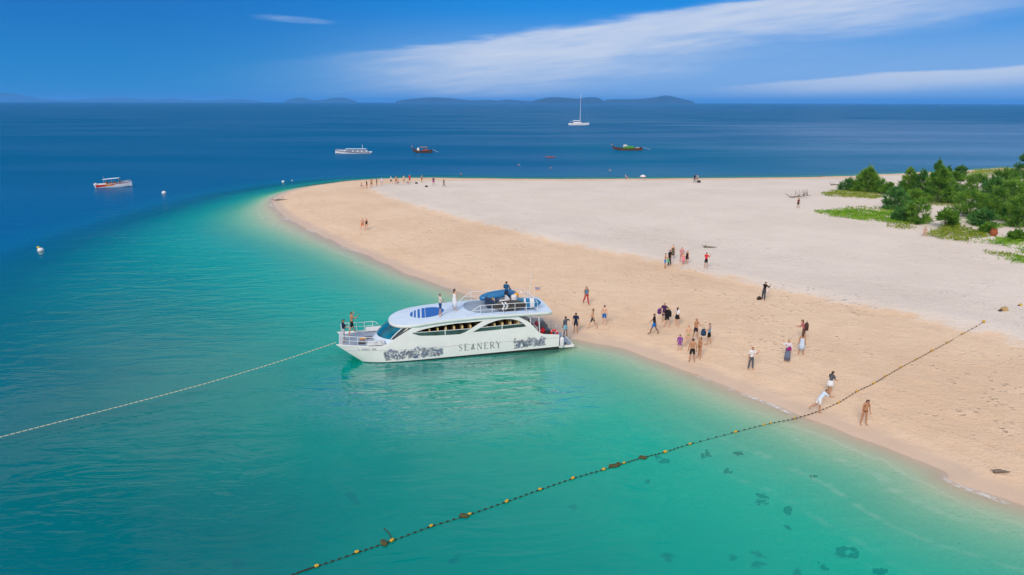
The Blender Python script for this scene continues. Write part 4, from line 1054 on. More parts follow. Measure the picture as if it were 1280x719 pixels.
def bag(loc, rz, size, col, label, strap=True, cat='bag', name='bag', group=None):
    t = thing(name, label, cat, loc, rz, group); m_ = cloth(col); a, b, c = size
    mb = MB(); rings = []
    for k, (f, z) in enumerate(((0.75, 0.0), (0.98, 0.06 * c), (1.0, 0.45 * c), (0.92, 0.8 * c), (0.55, c))):
        rings.append([(a / 2 * f * math.copysign(abs(math.cos(q)) ** 0.6, math.cos(q)), b / 2 * f * math.copysign(abs(math.sin(q)) ** 0.6, math.sin(q)), z) for q in np.linspace(0, 2 * PI, 14, endpoint=False)])
    mb.loft(rings, True, True); mb.build('bag_body', m_, t, smooth=True)
    if strap:
        mb = MB(); mb.tube([(-a * 0.3, 0, c * 0.9), (-a * 0.2, 0, c * 1.22), (a * 0.2, 0, c * 1.22), (a * 0.3, 0, c * 0.9)], 0.016, 5); mb.build('strap', m_, t)
    return t
LUG = [(0.75, 1.45, 1.16, (0.42, 0.30, 0.36), (0.50, 0.02, 0.03), 'red bag on the aft bench of the catamaran'), (1.45, 1.35, 0.64, (0.6, 0.4, 0.62), black, 'large black holdall at the cabin doorway'),
       (0.30, 1.30, 0.84, (0.5, 0.35, 0.42), (0.03, 0.03, 0.035), 'black bag on the aft deck'), (0.15, 0.75, 0.84, (0.5, 0.4, 0.38), (0.10, 0.14, 0.20), 'slate blue bag on the aft deck'),
       (0.85, 0.6, 1.16, (0.5, 0.3, 0.40), (0.10, 0.09, 0.09), 'charcoal bag on the middle of the aft bench'), (0.8, -0.1, 1.16, (0.4, 0.3, 0.38), (0.62, 0.05, 0.08), 'crimson bag at the far end of the aft bench'),
       (1.55, 0.55, 0.64, (0.5, 0.5, 0.75), (0.34, 0.33, 0.32), 'grey sack standing at the cabin doorway'), (0.2, -0.4, 0.84, (0.6, 0.5, 0.45), (0.16, 0.16, 0.17), 'dark grey sack on the aft deck')]
for x, y, z, sz, c, lb in LUG: bag(BL(x, y, z), B_ROT + x, sz, c, lb)
# red life ring on the stair rail, white fender at the stern
t = thing('life_ring', 'red life ring standing at the stern of the catamaran', 'life ring', BL(-0.12, 1.62, 1.12), B_ROT); mb = MB()
mb.tube([(0.02 * math.sin(a), 0.24 * math.cos(a), 0.24 * math.sin(a)) for a in np.linspace(0, 2 * PI, 20)], 0.085, 8, False); mb.build('ring', mat('life_ring_red', (0.62, 0.02, 0.02), 0.5), t, smooth=True); t.rotation_euler = (0, 0, B_ROT + R(60))
for k in range(4):
    a = k * PI / 2 + 0.78; mb = MB(); mb.tube([(0.02 * math.sin(q), 0.24 * math.cos(q), 0.24 * math.sin(q)) for q in (a - 0.1, a, a + 0.1)], 0.089, 8, False); mb.build('band', wpaint, t, smooth=True)
def fender(x, y, z, lb):
    t = thing('fender', lb, 'fender', BL(x, y, z), B_ROT); mb = MB()
    mb.loft([[(r_ * math.cos(a), r_ * math.sin(a), zz_) for a in np.linspace(0, 2 * PI, 12, endpoint=False)] for r_, zz_ in ((0.03, 0), (0.13, 0.06), (0.17, 0.18), (0.17, 0.72), (0.13, 0.84), (0.04, 0.90))], True, True); mb.build('fender_body', vinyl, t, smooth=True)
    mb = MB(); mb.tube([(0, 0, 0.88), (0, -0.05, 1.2)], 0.015, 5); mb.build('lanyard', wpaint, t)
fender(-0.62, 2.02, 0.02, 'white fender hanging at the stern corner of the catamaran')
# small things on the foredeck
bag(BL(14.0, 0.3, 1.33), B_ROT, (0.5, 0.3, 0.14), (0.55, 0.28, 0.12), 'orange folded cloth on the foredeck', strap=False, cat='cloth', name='folded_cloth')

# people on the boat
P(0, 0, 'person in navy tee and pale trousers standing at the bow', bface(160), CARRY, loc=BL(15.35, 0.45, 1.31), skin='tan', cap=black, top=[('tee', navy)], bot=[('trousers', (0.42, 0.44, 0.48))], h=1.66)
P(0, 0, 'bare-chested person in black shorts stepping across the foredeck with raised arms', bface(160), WALK, loc=BL(14.75, -1.05, 1.32), skin='tan', bot=[('shorts', black)], armL=(60, 20, 100), armR=(55, 15, 95), legL=(24, 10, 8), legR=(-24, 12, 4), h=1.76)
P(0, 0, 'person in flowered shirt and navy shorts standing on the blue oval of the roof', bface(165), CARRY, loc=BL(8.45, 1.35, rz_(8.45, 1.35) + 0.012), skin='mid', top=[('tee', (0.62, 0.55, 0.50))], bot=[('shorts', (0.02, 0.07, 0.20))], h=1.68)
P(0, 0, 'dark-haired person in a white dress on the roof', bface(150), STAND, loc=BL(7.25, 0.45, rz_(7.25, 0.45) + 0.01), skin='light', fem=True, long=0.8, bot=[('dress', (0.74, 0.74, 0.76))], hem=1.5, h=1.66)
P(0, 0, 'person in blue top and dark trousers on the roof beside the dinghy', bface(130), CARRY, loc=BL(3.15, -0.32, rz_(3.15, 0.32) + 0.012), skin='tan', top=[('long', (0.015, 0.10, 0.22))], bot=[('trousers', (0.02, 0.03, 0.06))], h=1.72)
P(0, 0, 'person in striped dark top and pale blue shorts holding the stern rail', bface(60), STAND, loc=BL(-1.35, 0.6, 0.40), skin='dark', top=[('tee', (0.10, 0.11, 0.14))], bot=[('shorts', (0.22, 0.46, 0.60))], armR=(20, 70, 20), h=1.66)

# ------------------------------------------------------------------ mooring rope and float line
t = thing('mooring_rope', 'long pale mooring rope running from the catamaran bow out over the water', 'rope', BL(15.9, 0.9, 1.45))
p0 = BL(15.9, 0.9, 1.45); p1 = Vector(at(-170, 592, 0.0))
o0 = p0.copy(); pts = []
for k in range(41):
    f = k / 40; p = p0.lerp(p1, f); p.z = 1.45 * (1 - f) - 0.55 * math.sin(PI * f) * (1 - f) ; p.z = max(p.z, 0.04); pts.append(p - o0)
mb = MB(); mb.tube(pts, 0.026, 6); mb.build('rope', mat('pale_rope', (0.62, 0.62, 0.46), 0.8), t)
wr = MB()
for k in range(90):
    f = (k + 0.5) / 90; i = min(39, int(f * 40)); a = pts[i].lerp(pts[i + 1], f * 40 - i); b = pts[i].lerp(pts[i + 1], min(1, f * 40 - i + 0.12)); wr.tube([a, b], 0.033, 5)
tag(wr.build('rope_twist', mat('grey_rope_strand', (0.20, 0.24, 0.20), 0.8), t), kind='stuff')

LINE = [(340, 729), (375, 716), (396, 709), (446, 692), (490, 677), (539, 659), (587, 644), (633, 628), (675, 613), (716, 599), (754, 588), (780, 580), (803, 573), (831, 566), (862, 556), (919, 541), (959, 531), (993, 524),
        (1022, 515), (1048, 504), (1071, 490), (1092, 480), (1107, 471), (1126, 460), (1145, 450), (1165, 439), (1184, 429), (1203, 418), (1230, 403)]
def lift(px, py):
    v = on_sea(px, py)
    return v if gz(v.x, v.y) <= 0 else on_ground(px, py)
lp = [lift(*q_) for q_ in LINE]
lps = [Vector(q_) for q_ in smooth_loop([tuple(v) for v in lp], 6, closed=False)]
t = thing('float_line', 'dark rope strung with yellow floats running up from the shallows onto the sand', 'float line', lp[18])
o0 = lp[18]
mb = MB(); mb.tube([v - o0 + Vector((0, 0, 0.010)) for v in lps], 0.011, 5); mb.build('rope', mat('dark_rope', (0.05, 0.055, 0.035), 0.85), t)
FLO = [(396, 709), (446, 691.5), (490, 677), (539, 658.8), (587, 644), (633.5, 628), (675, 613), (716, 599), (754.5, 588), (780, 580), (831.5, 566), (862.5, 556), (919.5, 541), (955, 532), (963, 530), (993, 524),
       (1048.5, 504), (1071, 490), (1092, 480), (1106.6, 471), (1125.7, 460), (1144.8, 450), (1165, 439), (1183.7, 429), (1202.8, 418), (1229.5, 403)]
fmb = MB(); fmb.loft([[(x, r_ * math.cos(a), r_ * math.sin(a)) for a in np.linspace(0, 2 * PI, 10, endpoint=False)] for x, r_ in ((-0.19, 0.04), (-0.165, 0.09), (-0.09, 0.125), (0.09, 0.125), (0.165, 0.09), (0.19, 0.04))], True, True)
f_me = None; rg = random.Random(4)
ydirty = mat('weathered_yellow_float', (0.60, 0.36, 0.02), 0.6, var=0.35, scale=9)
for i, (a, b) in enumerate(FLO):
    v = lift(a, b); n_ = lift(a + 6, b - 2.6) - v
    if f_me is None: o = fmb.build('yellow_float', ydirty, t, smooth=True); f_me = o.data
    else: o = obj('yellow_float', f_me, t)
    o.location = v - o0 + Vector((0, 0, 0.07)); o.rotation_euler = (rg.uniform(-1, 1), 0, math.atan2(n_.y, n_.x) + rg.uniform(-.4, .4)); k = rg.uniform(0.42, 0.60) * (1.5 if i == 25 else 1); o.scale = (k, k, k)
for a, b in ((480, 680), (580, 646), (766, 583.5), (772, 582), (803.5, 573)):     # fouled dark floats
    v = lift(a, b); o = obj('weedy_float', f_me.copy(), t); o.data.materials.clear(); o.data.materials.append(mat('weed_fouled_float', (0.07, 0.065, 0.02), 0.9, var=0.4, scale=12)); o.location = v - o0 + Vector((0, 0, 0.05)); o.rotation_euler = (0, 0, rg.uniform(0, 3)); o.scale = (1.1, 1.0, 0.8)
mb = MB(); acc = 0
for i in range(len(lps) - 1):
    d = (lps[i + 1] - lps[i]).length; n_ = max(1, int(d / (0.50 if lps[i].z < 0.05 else 0.95)))
    for k in range(n_):
        c = lps[i].lerp(lps[i + 1], (k + 0.5) / n_) - o0 + Vector((0, 0, 0.05)); dd = (lps[i + 1] - lps[i]).normalized() * 0.075
        mb.tube([c - dd, c - dd * 0.5, c + dd * 0.5, c + dd], [0.012, 0.025, 0.025, 0.012], 6)
tag(mb.build('small_black_floats', mat('black_float', (0.02, 0.022, 0.015), 0.7), t, smooth=True), kind='stuff')
# weedy tail on the float line
v0 = lift(490, 677) - o0; v1 = lift(487, 668) - o0; v2 = lift(480, 661) - o0
mb = MB(); mb.tube([v0 + Vector((0, 0, .04)), v1 + Vector((0, 0, .03)), v2 + Vector((0, 0, .03))], 0.02, 5); mb.build('loose_rope_end', MATS['dark_rope'], t)
# floats half buried in the pale sand beyond
for a, b, lb, c, k in ((1255, 388, 'weathered half-buried float lying on the pale sand past the rope end', (0.45, 0.30, 0.13), 2.0), (1275.5, 382, 'small yellow float lying on the pale sand past the buried one', (0.62, 0.40, 0.08), 1.0)):
    v = on_ground(a, b); t2 = thing('float', lb, 'float', v + Vector((0, 0, 0.06)), 0.5, scale=k); o = obj('float_body', f_me.copy(), t2); o.data.materials.clear(); o.data.materials.append(mat('old_float_%d' % a, c, 0.8, var=0.3))
    mb = MB(); mb.tube([(-0.2, 0, 0), (-0.33, 0.03, -0.02)], 0.05, 7); mb.build('plug', MATS['black_float'], t2)

# ------------------------------------------------------------------ bags and finds on the sand
def near(px, py, dx, dy, dz): v = on_ground(px, py); return v + Vector((dx, dy, dz))
bag(near(833, 409, 0.12, -0.20, 0.95), 0.3, (0.36, 0.22, 0.52), black, 'black backpack worn by the person dressed all in black', name='backpack')
bag(near(829.5, 404, -0.42, -0.12, 0.85), 0.3, (0.34, 0.24, 0.42), (0.10, 0.03, 0.16), 'purple bag held by the person in dark purple')
bag(near(885.5, 431, -0.42, 0.05, 0.72), 0.3, (0.36, 0.3, 0.50), (0.02, 0.05, 0.11), 'dark navy bag held by the person in the pale blue vest')
bag(near(1003.5, 426, 0.13, -0.06, 0.86), 1.2, (0.36, 0.30, 0.58), (0.07, 0.035, 0.03), 'brown backpack worn by the bending person in pink', name='backpack')
bag(near(983.5, 452, -0.02, -0.20, 0.92), 0.2, (0.36, 0.14, 0.22), (0.30, 0.02, 0.16), 'magenta bag worn by the person in the long grey skirt')
bag(near(831, 335.5, 0.26, -0.1, 0.72), 0.2, (0.22, 0.14, 0.28), (0.08, 0.52, 0.22), 'small green bag held by the person in blue shorts')
bag(on_ground(948.8, 374.5), 0.6, (0.45, 0.3, 0.26), (0.04, 0.03, 0.02), 'dark bag dropped on the sand beside the photographer')
bag(near(954, 375.5, 0.28, -0.1, 0.75), 0.6, (0.26, 0.2, 0.34), (0.66, 0.55, 0.52), 'white and pink bag hanging from the photographer')
bag(on_ground(541, 233.8) + Vector((-1.3, 0, 0)), 0.2, (0.6, 0.4, 0.3), (0.06, 0.05, 0.04), 'dark bag on the pale sand beside the purple skirt', strap=False)
bag(on_ground(520.5, 229.8), 0.2, (0.55, 0.4, 0.35), (0.06, 0.05, 0.05), 'dark bag on the sand by the group at the far tip', strap=False)
bag(on_ground(873.5, 228.3), 0.2, (0.8, 0.5, 0.5), (0.05, 0.05, 0.05), 'black bag on the sand beside the two at the far waterline', strap=False)
wood = mat('grey_driftwood', (0.17, 0.135, 0.11), 0.9, var=0.35, scale=6, bump=0.4)
def driftwood(px, py, L, n, label, seed, upright=0.2, name='driftwood'):
    rg = random.Random(seed); v = on_ground(px, py); t = thing(name, label, 'driftwood', v, rg.uniform(-0.3, 0.3))
    p = [Vector((L * (f - 0.5), 0.05 * math.sin(5 * f), 0.08 + upright * 0.3 * f)) for f in np.linspace(0, 1, 6)]
    mb = MB(); mb.tube(p, [0.10, 0.11, 0.09, 0.075, 0.05, 0.02], 7); mb.build('trunk', wood, t, smooth=True)
    for k in range(n):
        s0 = p[rg.randint(0, 4)]; d = Vector((rg.uniform(-0.8, 1), rg.uniform(-0.5, 0.5), rg.uniform(0.2, 1.0) * (0.4 + upright))).normalized() * rg.uniform(0.35, 0.8) * L * 0.5
        mb = MB(); mb.tube([s0, s0 + d * 0.5 + Vector((0, 0, 0.05)), s0 + d], [0.045, 0.03, 0.01], 6); mb.build('branch', wood, t, smooth=True)
driftwood(888, 310, 1.5, 3, 'short grey driftwood stick lying on the pale sand behind the red shirt', 1)
driftwood(351, 250.5, 2.3, 4, 'bleached driftwood lying on the tip of the spit', 2)
driftwood(1001, 247.5, 3.6, 16, 'bare twiggy driftwood branch standing out of the pale sand behind a person', 3, upright=1.5)
driftwood(1026, 221.5, 1.2, 2, 'small brown stump at the far waterline left of the shrubs', 4, upright=0.8)
driftwood(1048, 231.5, 3.5, 5, 'grey dead branches lying beside the lone conifer shrub', 6, upright=0.5)
driftwood(1252, 592, 0.7, 4, 'small dark piece of driftwood on the sand near the water', 7)
m_rock = mat('weed_covered_rock', (0.05, 0.055, 0.02), 0.95, var=0.5, scale=3, bump=0.6)
def rock_mesh(mb, c, r, seed, flat=0.55):
    bm = bmesh.new(); bmesh.ops.create_icosphere(bm, subdivisions=2, radius=1.0)
    for v in bm.verts:
        q_ = v.co.copy(); f = 1 + 0.7 * mnoise.noise(q_ * 1.6 + Vector((seed, 0, 0))) + 0.2 * mnoise.noise(q_ * 4 + Vector((0, seed, 0)))
        v.co = Vector((q_.x * r[0] * f, q_.y * r[1] * f, q_.z * min(r) * flat * f)) + Vector(c)
    bm.verts.ensure_lookup_table(); mb.add([v.co for v in bm.verts], [[v.index for v in f.verts] for f in bm.faces]); bm.free()
def sea_floor(px, py):
    p = at(px, py, -0.5)
    for _ in range(8): p = at(px, py, gz(p[0], p[1]))
    return Vector((p[0], p[1], gz(p[0], p[1])))
RK = [(831, 576, .5, .3), (884, 568.5, .45, .3), (924, 567.5, .5, .25), (908, 590, .5, .28), (954, 621, .42, .28), (952, 627.5, .5, .22), (987, 637, .5, .3), (718, 634, .3, .25), (834.5, 695.5, .38, .32), (949, 694, .38, .25), (947, 705, .46, .25),
      (1029, 710, .4, .25), (1104, 714, .45, .25), (997, 715, .35, .25), (917.5, 697, .3, .22), (566, 702, .5, .35), (441.5, 621.5, .7, .4), (296, 704, .5, .45), (822, 571, .3, .18), (1018, 596, .22, .16), (810, 601, .25, .16), (985, 659, .22, .15)]
for i, (a, b, rx_, ry_) in enumerate(RK):
    v = sea_floor(a, b); mb = MB(); rq = random.Random(i + 40); rock_mesh(mb, (0, 0, 0.04), (rx_ * 0.42, ry_ * 0.42), i * 3.7)
    for _k in range(rq.randint(4, 8)):
        an = rq.uniform(0, 6.28); rr_ = rq.uniform(0.3, 0.95); f_ = rq.uniform(0.15, 0.36)
        rock_mesh(mb, (rx_ * rr_ * math.cos(an), ry_ * rr_ * math.sin(an), 0.0), (rx_ * f_, max(0.06, ry_ * f_)), i * 2.1 + _k)
    o = tag(mb.build('coral_rock', m_rock, smooth=True), 'dark weedy rock lying under the clear shallow water', 'rock', 'weedy rocks on the shallow sea floor'); o.location = v; o.rotation_euler = (0, 0, i * 1.3)
v = sea_floor(1060, 691); mb = MB()
for k in range(11):
    a = k * 2 * PI / 11; q_r = 0.13 + 0.06 * math.sin(k * 2.3); rock_mesh(mb, (0.40 * math.cos(a), 0.28 * math.sin(a), 0.03), (q_r, q_r * 0.8), k * 1.9)
o = tag(mb.build('coral_rock', m_rock, smooth=True), 'ring-shaped weedy coral rock lying under the clear shallow water', 'rock'); o.location = v
t = thing('clay_jar', 'round rusty brown jar on the sand beside creeper patches', 'jar', on_ground(1241.5, 295), 0); mb = MB()
mb.loft([[(r_ * math.cos(a), r_ * math.sin(a), z) for a in np.linspace(0, 2 * PI, 14, endpoint=False)] for r_, z in ((0.25, 0), (0.42, 0.25), (0.45, 0.5), (0.34, 0.75), (0.28, 0.82))], True, True); mb.build('jar_body', mat('rust_clay', (0.30, 0.075, 0.025), 0.85, var=0.25), t, smooth=True)
mb = MB(); mb.tube([(0.29 * math.cos(a), 0.29 * math.sin(a), 0.84) for a in np.linspace(0, 2 * PI, 14)], 0.04, 6, False); mb.build('jar_rim', MATS['rust_clay'], t, smooth=True)

# ------------------------------------------------------------------ swimmers and buoys
def swimmer(px, py, label, skin, hair=(0.05, 0.03, 0.02)):
    v = on_sea(px, py); P(0, 0, label, 90, dict(STAND), loc=v + Vector((0, 0, -1.12)), skin=skin, hair=hair, armL=(60, 40, 20), armR=(70, 30, 10), bot=[('shorts', navy)], h=1.70)
swimmer(648, 207, 'bather standing in the blue sea in line with the red kayak', 'light'); swimmer(688, 211, 'bather in the sea between the red kayak and the sand', 'tan')
swimmer(575.5, 218.5, 'bather in the sea near the sand tip', 'tan'); swimmer(762, 214, 'bather in the sea between the green boat and the sand', 'light')
P(783, 225, 'person lying back at the far waterline', 90, SIT, skin='light', lean=-30, bot=[('shorts', (0.3, 0.05, 0.05))], h=1.7)
finish_people()
def buoy(px, py, r_, label, col=(0.75, 0.75, 0.75)):
    t = thing('buoy', label, 'buoy', on_sea(px, py)); mb = MB(); mb.ball((0, 0, r_ * 0.35), (r_, r_, r_ * 0.9), 12, 8); mb.build('buoy_ball', mat('buoy_%.2f_%.2f' % (col[0], col[2]), col, 0.5), t, smooth=True)
    mb = MB(); mb.tube([(0, 0, r_ * 1.1), (0, 0, r_ * 1.6)], r_ * 0.2, 7); mb.build('eye', MATS['black_float'], t)
buoy(205, 242, 0.42, 'white mooring buoy near the red and white speedboat'); buoy(51, 314, 0.36, 'white mooring buoy with a yellow one beside it')
buoy(48, 310, 0.18, 'small yellow buoy beside the white one', (0.6, 0.5, 0.03)); buoy(354, 228, 0.34, 'white mooring buoy off the tip of the spit'); buoy(365, 226, 0.16, 'tiny white buoy off the tip of the spit')

# ------------------------------------------------------------------ other boats
def hull(L, Bm, sheer, keel, beam, n=17, tf=0.85):
    """rings of a hull from stern (x=-L/2) to bow, deck edge to deck edge"""
    out = []
    for t_ in np.linspace(0, 1, n):
        x = L * (t_ - 0.5); b = Bm / 2 * beam(t_); zs_, zk = sheer(t_), keel(t_)
        rk = (zs_ - zk)
        out.append([Vector((x, -b, zs_)), Vector((x, -b * 0.96, zk + rk * 0.5)), Vector((x - 0.0, -b * tf, zk + rk * 0.18)), Vector((x, 0, zk)), Vector((x, b * tf, zk + rk * 0.18)), Vector((x, b * 0.96, zk + rk * 0.5)), Vector((x, b, zs_))])
    return out
def hull_part(rings, name, m_, parent, drop=0.15, deckm=None):
    mb = MB(); mb.loft(rings, False); mb.add(rings[0], [tuple(range(7))]); o = mb.build(name, m_, parent, smooth=False)
    o.modifiers.new('thickness', 'SOLIDIFY').thickness = 0.05
    mb = MB(); mb.loft([[r[0] * 0.98 + Vector((0, 0, -drop)), r[6] * 0.98 + Vector((0, 0, -drop))] for r in rings], False); mb.build('deck', deckm or m_, parent)
    return o
def rub(rings, i, m_, parent, name='rub_rail', off=0.03, r_=0.06, a=0, b=None):
    for s2 in (0, 6):
        mb = MB(); mb.tube([r[s2] * 1.0 + Vector((0, math.copysign(off, r[s2].y), i)) for r in rings[a:b]], r_, 6); mb.build(name, m_, parent, smooth=True)
wh = mat('white_boat_paint', (0.78, 0.78, 0.77), 0.35, var=0.04)
def speedboat(px, py, rz, label, L, accent, second, name='speedboat'):
    t = thing(name, label, 'boat', on_sea(px, py), rz)
    H_ = hull(L, L * 0.28, lambda q_: 0.95 + 0.75 * q_ ** 2, lambda q_: -0.35 + 1.25 * max(0, q_ - 0.62) ** 1.2, lambda q_: max(0.03, (1 - max(0, (q_ - 0.45) / 0.55) ** 2.2)))
    hull_part(H_, 'hull', wh, t, 0.2); rub(H_, -0.06, mat('grey_rubber', (0.5, 0.5, 0.52), 0.6), t)
    for s2 in (1, -1):          # painted flame at the quarter and stripe to the bow
        def sp_(x, z): 
            q_ = x / L + 0.5; b = L * 0.14 * max(0.03, (1 - max(0, (q_ - 0.45) / 0.55) ** 2.2)); zk = -0.35 + 1.25 * max(0, q_ - 0.62) ** 1.2; zs_ = 0.95 + 0.75 * q_ ** 2
            f = (z - zk) / (zs_ - zk); return Vector((x, s2 * (b * (0.85 + 0.11 * min(1, max(0, (f - 0.18) / 0.32)) + 0.04 * max(0, (f - 0.5) * 2)) + 0.035), z))
        X_ = np.linspace(-L * 0.5, -L * 0.22, 8)
        mb = MB(); mb.loft([[sp_(x, 0.12 + 0.25 * k), sp_(x, 0.5 + 0.1 * k), sp_(x, 0.98 - 0.2 * k)] for k, x in zip(np.linspace(0, 1, 8), X_)], False); mb.build('flame_paint', accent, t, fix=False)
        X_ = np.linspace(-L * 0.26, L * 0.02, 8)
        mb = MB(); mb.loft([[sp_(x, 0.30 + 0.28 * k), sp_(x, 0.88 - 0.1 * k)] for k, x in zip(np.linspace(0, 1, 8), X_)], False); mb.build('flame_paint', second, t, fix=False)
        X_ = np.linspace(-L * 0.1, L * 0.42, 10)
        mb = MB(); mb.loft([[sp_(x, 0.72 + 0.5 * k), sp_(x, 0.86 + 0.46 * k)] for k, x in zip(np.linspace(0, 1, 10), X_)], False); mb.build('hull_stripe', accent, t, fix=False)
    mb = MB(); n_ = 7; mb.loft([[(x, y, 2.45 + 0.10 * math.cos(y) + 0.05 * (x + 2) - 0.03 * (x - 1) ** 2 * 0.3) for y in np.linspace(-L * 0.12, L * 0.12, n_)] for x in np.linspace(-L * 0.30, L * 0.17, 8)], False)
    o = mb.build('canopy', mat('pale_canopy', (0.62, 0.70, 0.78), 0.6), t, smooth=True); o.modifiers.new('thickness', 'SOLIDIFY').thickness = 0.08
    for x in (-L * 0.28, -L * 0.05, L * 0.15):
        for s2 in (1, -1):
            mb = MB(); mb.tube([(x, s2 * L * 0.118, 0.85), (x + 0.1, s2 * L * 0.11, 2.5)], 0.035, 6); mb.build('canopy_post', steel, t)
    mb = MB(); mb.loft([[(L * 0.17, -L * 0.1, 1.2), (L * 0.24, -L * 0.05, 1.25), (L * 0.26, 0, 1.28), (L * 0.24, L * 0.05, 1.25), (L * 0.17, L * 0.1, 1.2)], [(L * 0.12, -L * 0.1, 2.1), (L * 0.16, -L * 0.05, 2.12), (L * 0.17, 0, 2.14), (L * 0.16, L * 0.05, 2.12), (L * 0.12, L * 0.1, 2.1)]], False); mb.build('windscreen', mat('dark_side_glass', (0.01, 0.03, 0.04), 0.07), t)
    for x in (-L * 0.2, -L * 0.08, L * 0.04):
        mb = MB(); mb.box((x, 0, 1.0), (0.45, L * 0.2, 0.45)); mb.box((x - 0.25, 0, 1.4), (0.1, L * 0.2, 0.5)); mb.build('bench', mat('orange_vest_pile', (0.50, 0.20, 0.06), 0.8, var=0.5, scale=2), t)
    for y in (-0.75, 0, 0.75):
        mb = MB(); mb.box((-L * 0.5 - 0.35, y, 0.95), (0.5, 0.42, 0.55), taper=0.75); mb.box((-L * 0.5 - 0.28, y, 0.3), (0.2, 0.16, 0.9)); mb.build('outboard_engine', vinyl, t)
    mb = MB(); mb.tube([(L * 0.2, -L * 0.09, 1.55), (L * 0.36, -L * 0.07, 1.85), (L * 0.47, 0, 2.0), (L * 0.36, L * 0.07, 1.85), (L * 0.2, L * 0.09, 1.55)], 0.03, 6); mb.build('bow_rail', steel, t, smooth=True)
    mb = MB(); mb.tube([(-L * 0.27, 0, 2.5), (-L * 0.3, 0, 3.3)], 0.03, 6); mb.build('radar_mast', steel, t)
    return t
red = mat('red_boat_paint', (0.62, 0.03, 0.02), 0.4); ora = mat('orange_boat_paint', (0.75, 0.24, 0.02), 0.4)
speedboat(143.5, 233.6, R(20), 'white speedboat with a red and orange flame at the stern and pale canopy', 9.2, red, ora).scale = (0.74, 0.80, 0.72)
# white and blue passenger boat
t = thing('passenger_boat', 'white and blue passenger boat with a long cabin roof anchored off the spit', 'boat', on_sea(441, 192), R(180)); t.scale = (1, 1, 0.72)
L = 12.6
H_ = hull(L, 3.4, lambda q_: 0.85 + 0.95 * q_ ** 2, lambda q_: -0.4 + 1.4 * max(0, q_ - 0.66) ** 1.2, lambda q_: max(0.03, (1 - max(0, (q_ - 0.45) / 0.55) ** 2.2)))
hull_part(H_, 'hull', wh, t, 0.15); rub(H_, -0.28, mat('navy_boat_stripe', (0.012, 0.045, 0.17), 0.4), t, 'hull_stripe', 0.02, 0.17)
mb = MB(); mb.loft([[(x, -1.35 * k, z) for z in (0.8, 1.75)] + [(x, 1.35 * k, z) for z in (1.75, 0.8)] for x, k in ((-5.2, 0.95), (0.5, 1), (2.2, 0.9), (3.0, 0.6))], True, True); mb.build('cabin', wh, t)
for s2 in (1, -1):
    for x in (-4.4, -2.8, -1.2, 0.4, 1.6):
        mb = MB(); mb.box((x, s2 * 1.38, 1.38), (1.2, 0.05, 0.5)); mb.build('cabin_window', mat('navy_glass', (0.012, 0.04, 0.11), 0.1), t)
mb = MB(); mb.loft([[(x, y, 2.35 + 0.12 * math.cos(y)) for y in np.linspace(-1.4, 1.4, 7)] for x in (-5.0, -2, 1, 2.3)], False); o = mb.build('roof', mat('pale_canopy', (0.62, 0.70, 0.78)), t); o.modifiers.new('thickness', 'SOLIDIFY').thickness = 0.1
for x in (-4.8, -2.4, 0, 2.1):
    for s2 in (1, -1): mb = MB(); mb.tube([(x, s2 * 1.25, 1.7), (x, s2 * 1.25, 2.4)], 0.04, 6); mb.build('roof_post', wpaint, t)
mb = MB(); mb.tube([(-3.6, 0, 2.4), (-3.6, 0, 4.4)], 0.06, 6); mb.tube([(-3.6, -0.4, 3.2), (-3.6, 0.4, 3.2)], 0.04, 6); mb.build('mast', wpaint, t)
mb = MB(); mb.tube([(2.2, -1.2, 1.75), (4.6, -0.8, 2.0), (6.1, 0, 2.25), (4.6, 0.8, 2.0), (2.2, 1.2, 1.75)], 0.04, 6); mb.build('bow_rail', steel, t, smooth=True)
for y in (-0.6, 0.6): mb = MB(); mb.box((-6.6, y, 0.8), (0.5, 0.4, 0.6), taper=0.8); mb.box((-6.5, y, 0.2), (0.2, 0.15, 0.8)); mb.build('outboard_engine', vinyl, t)
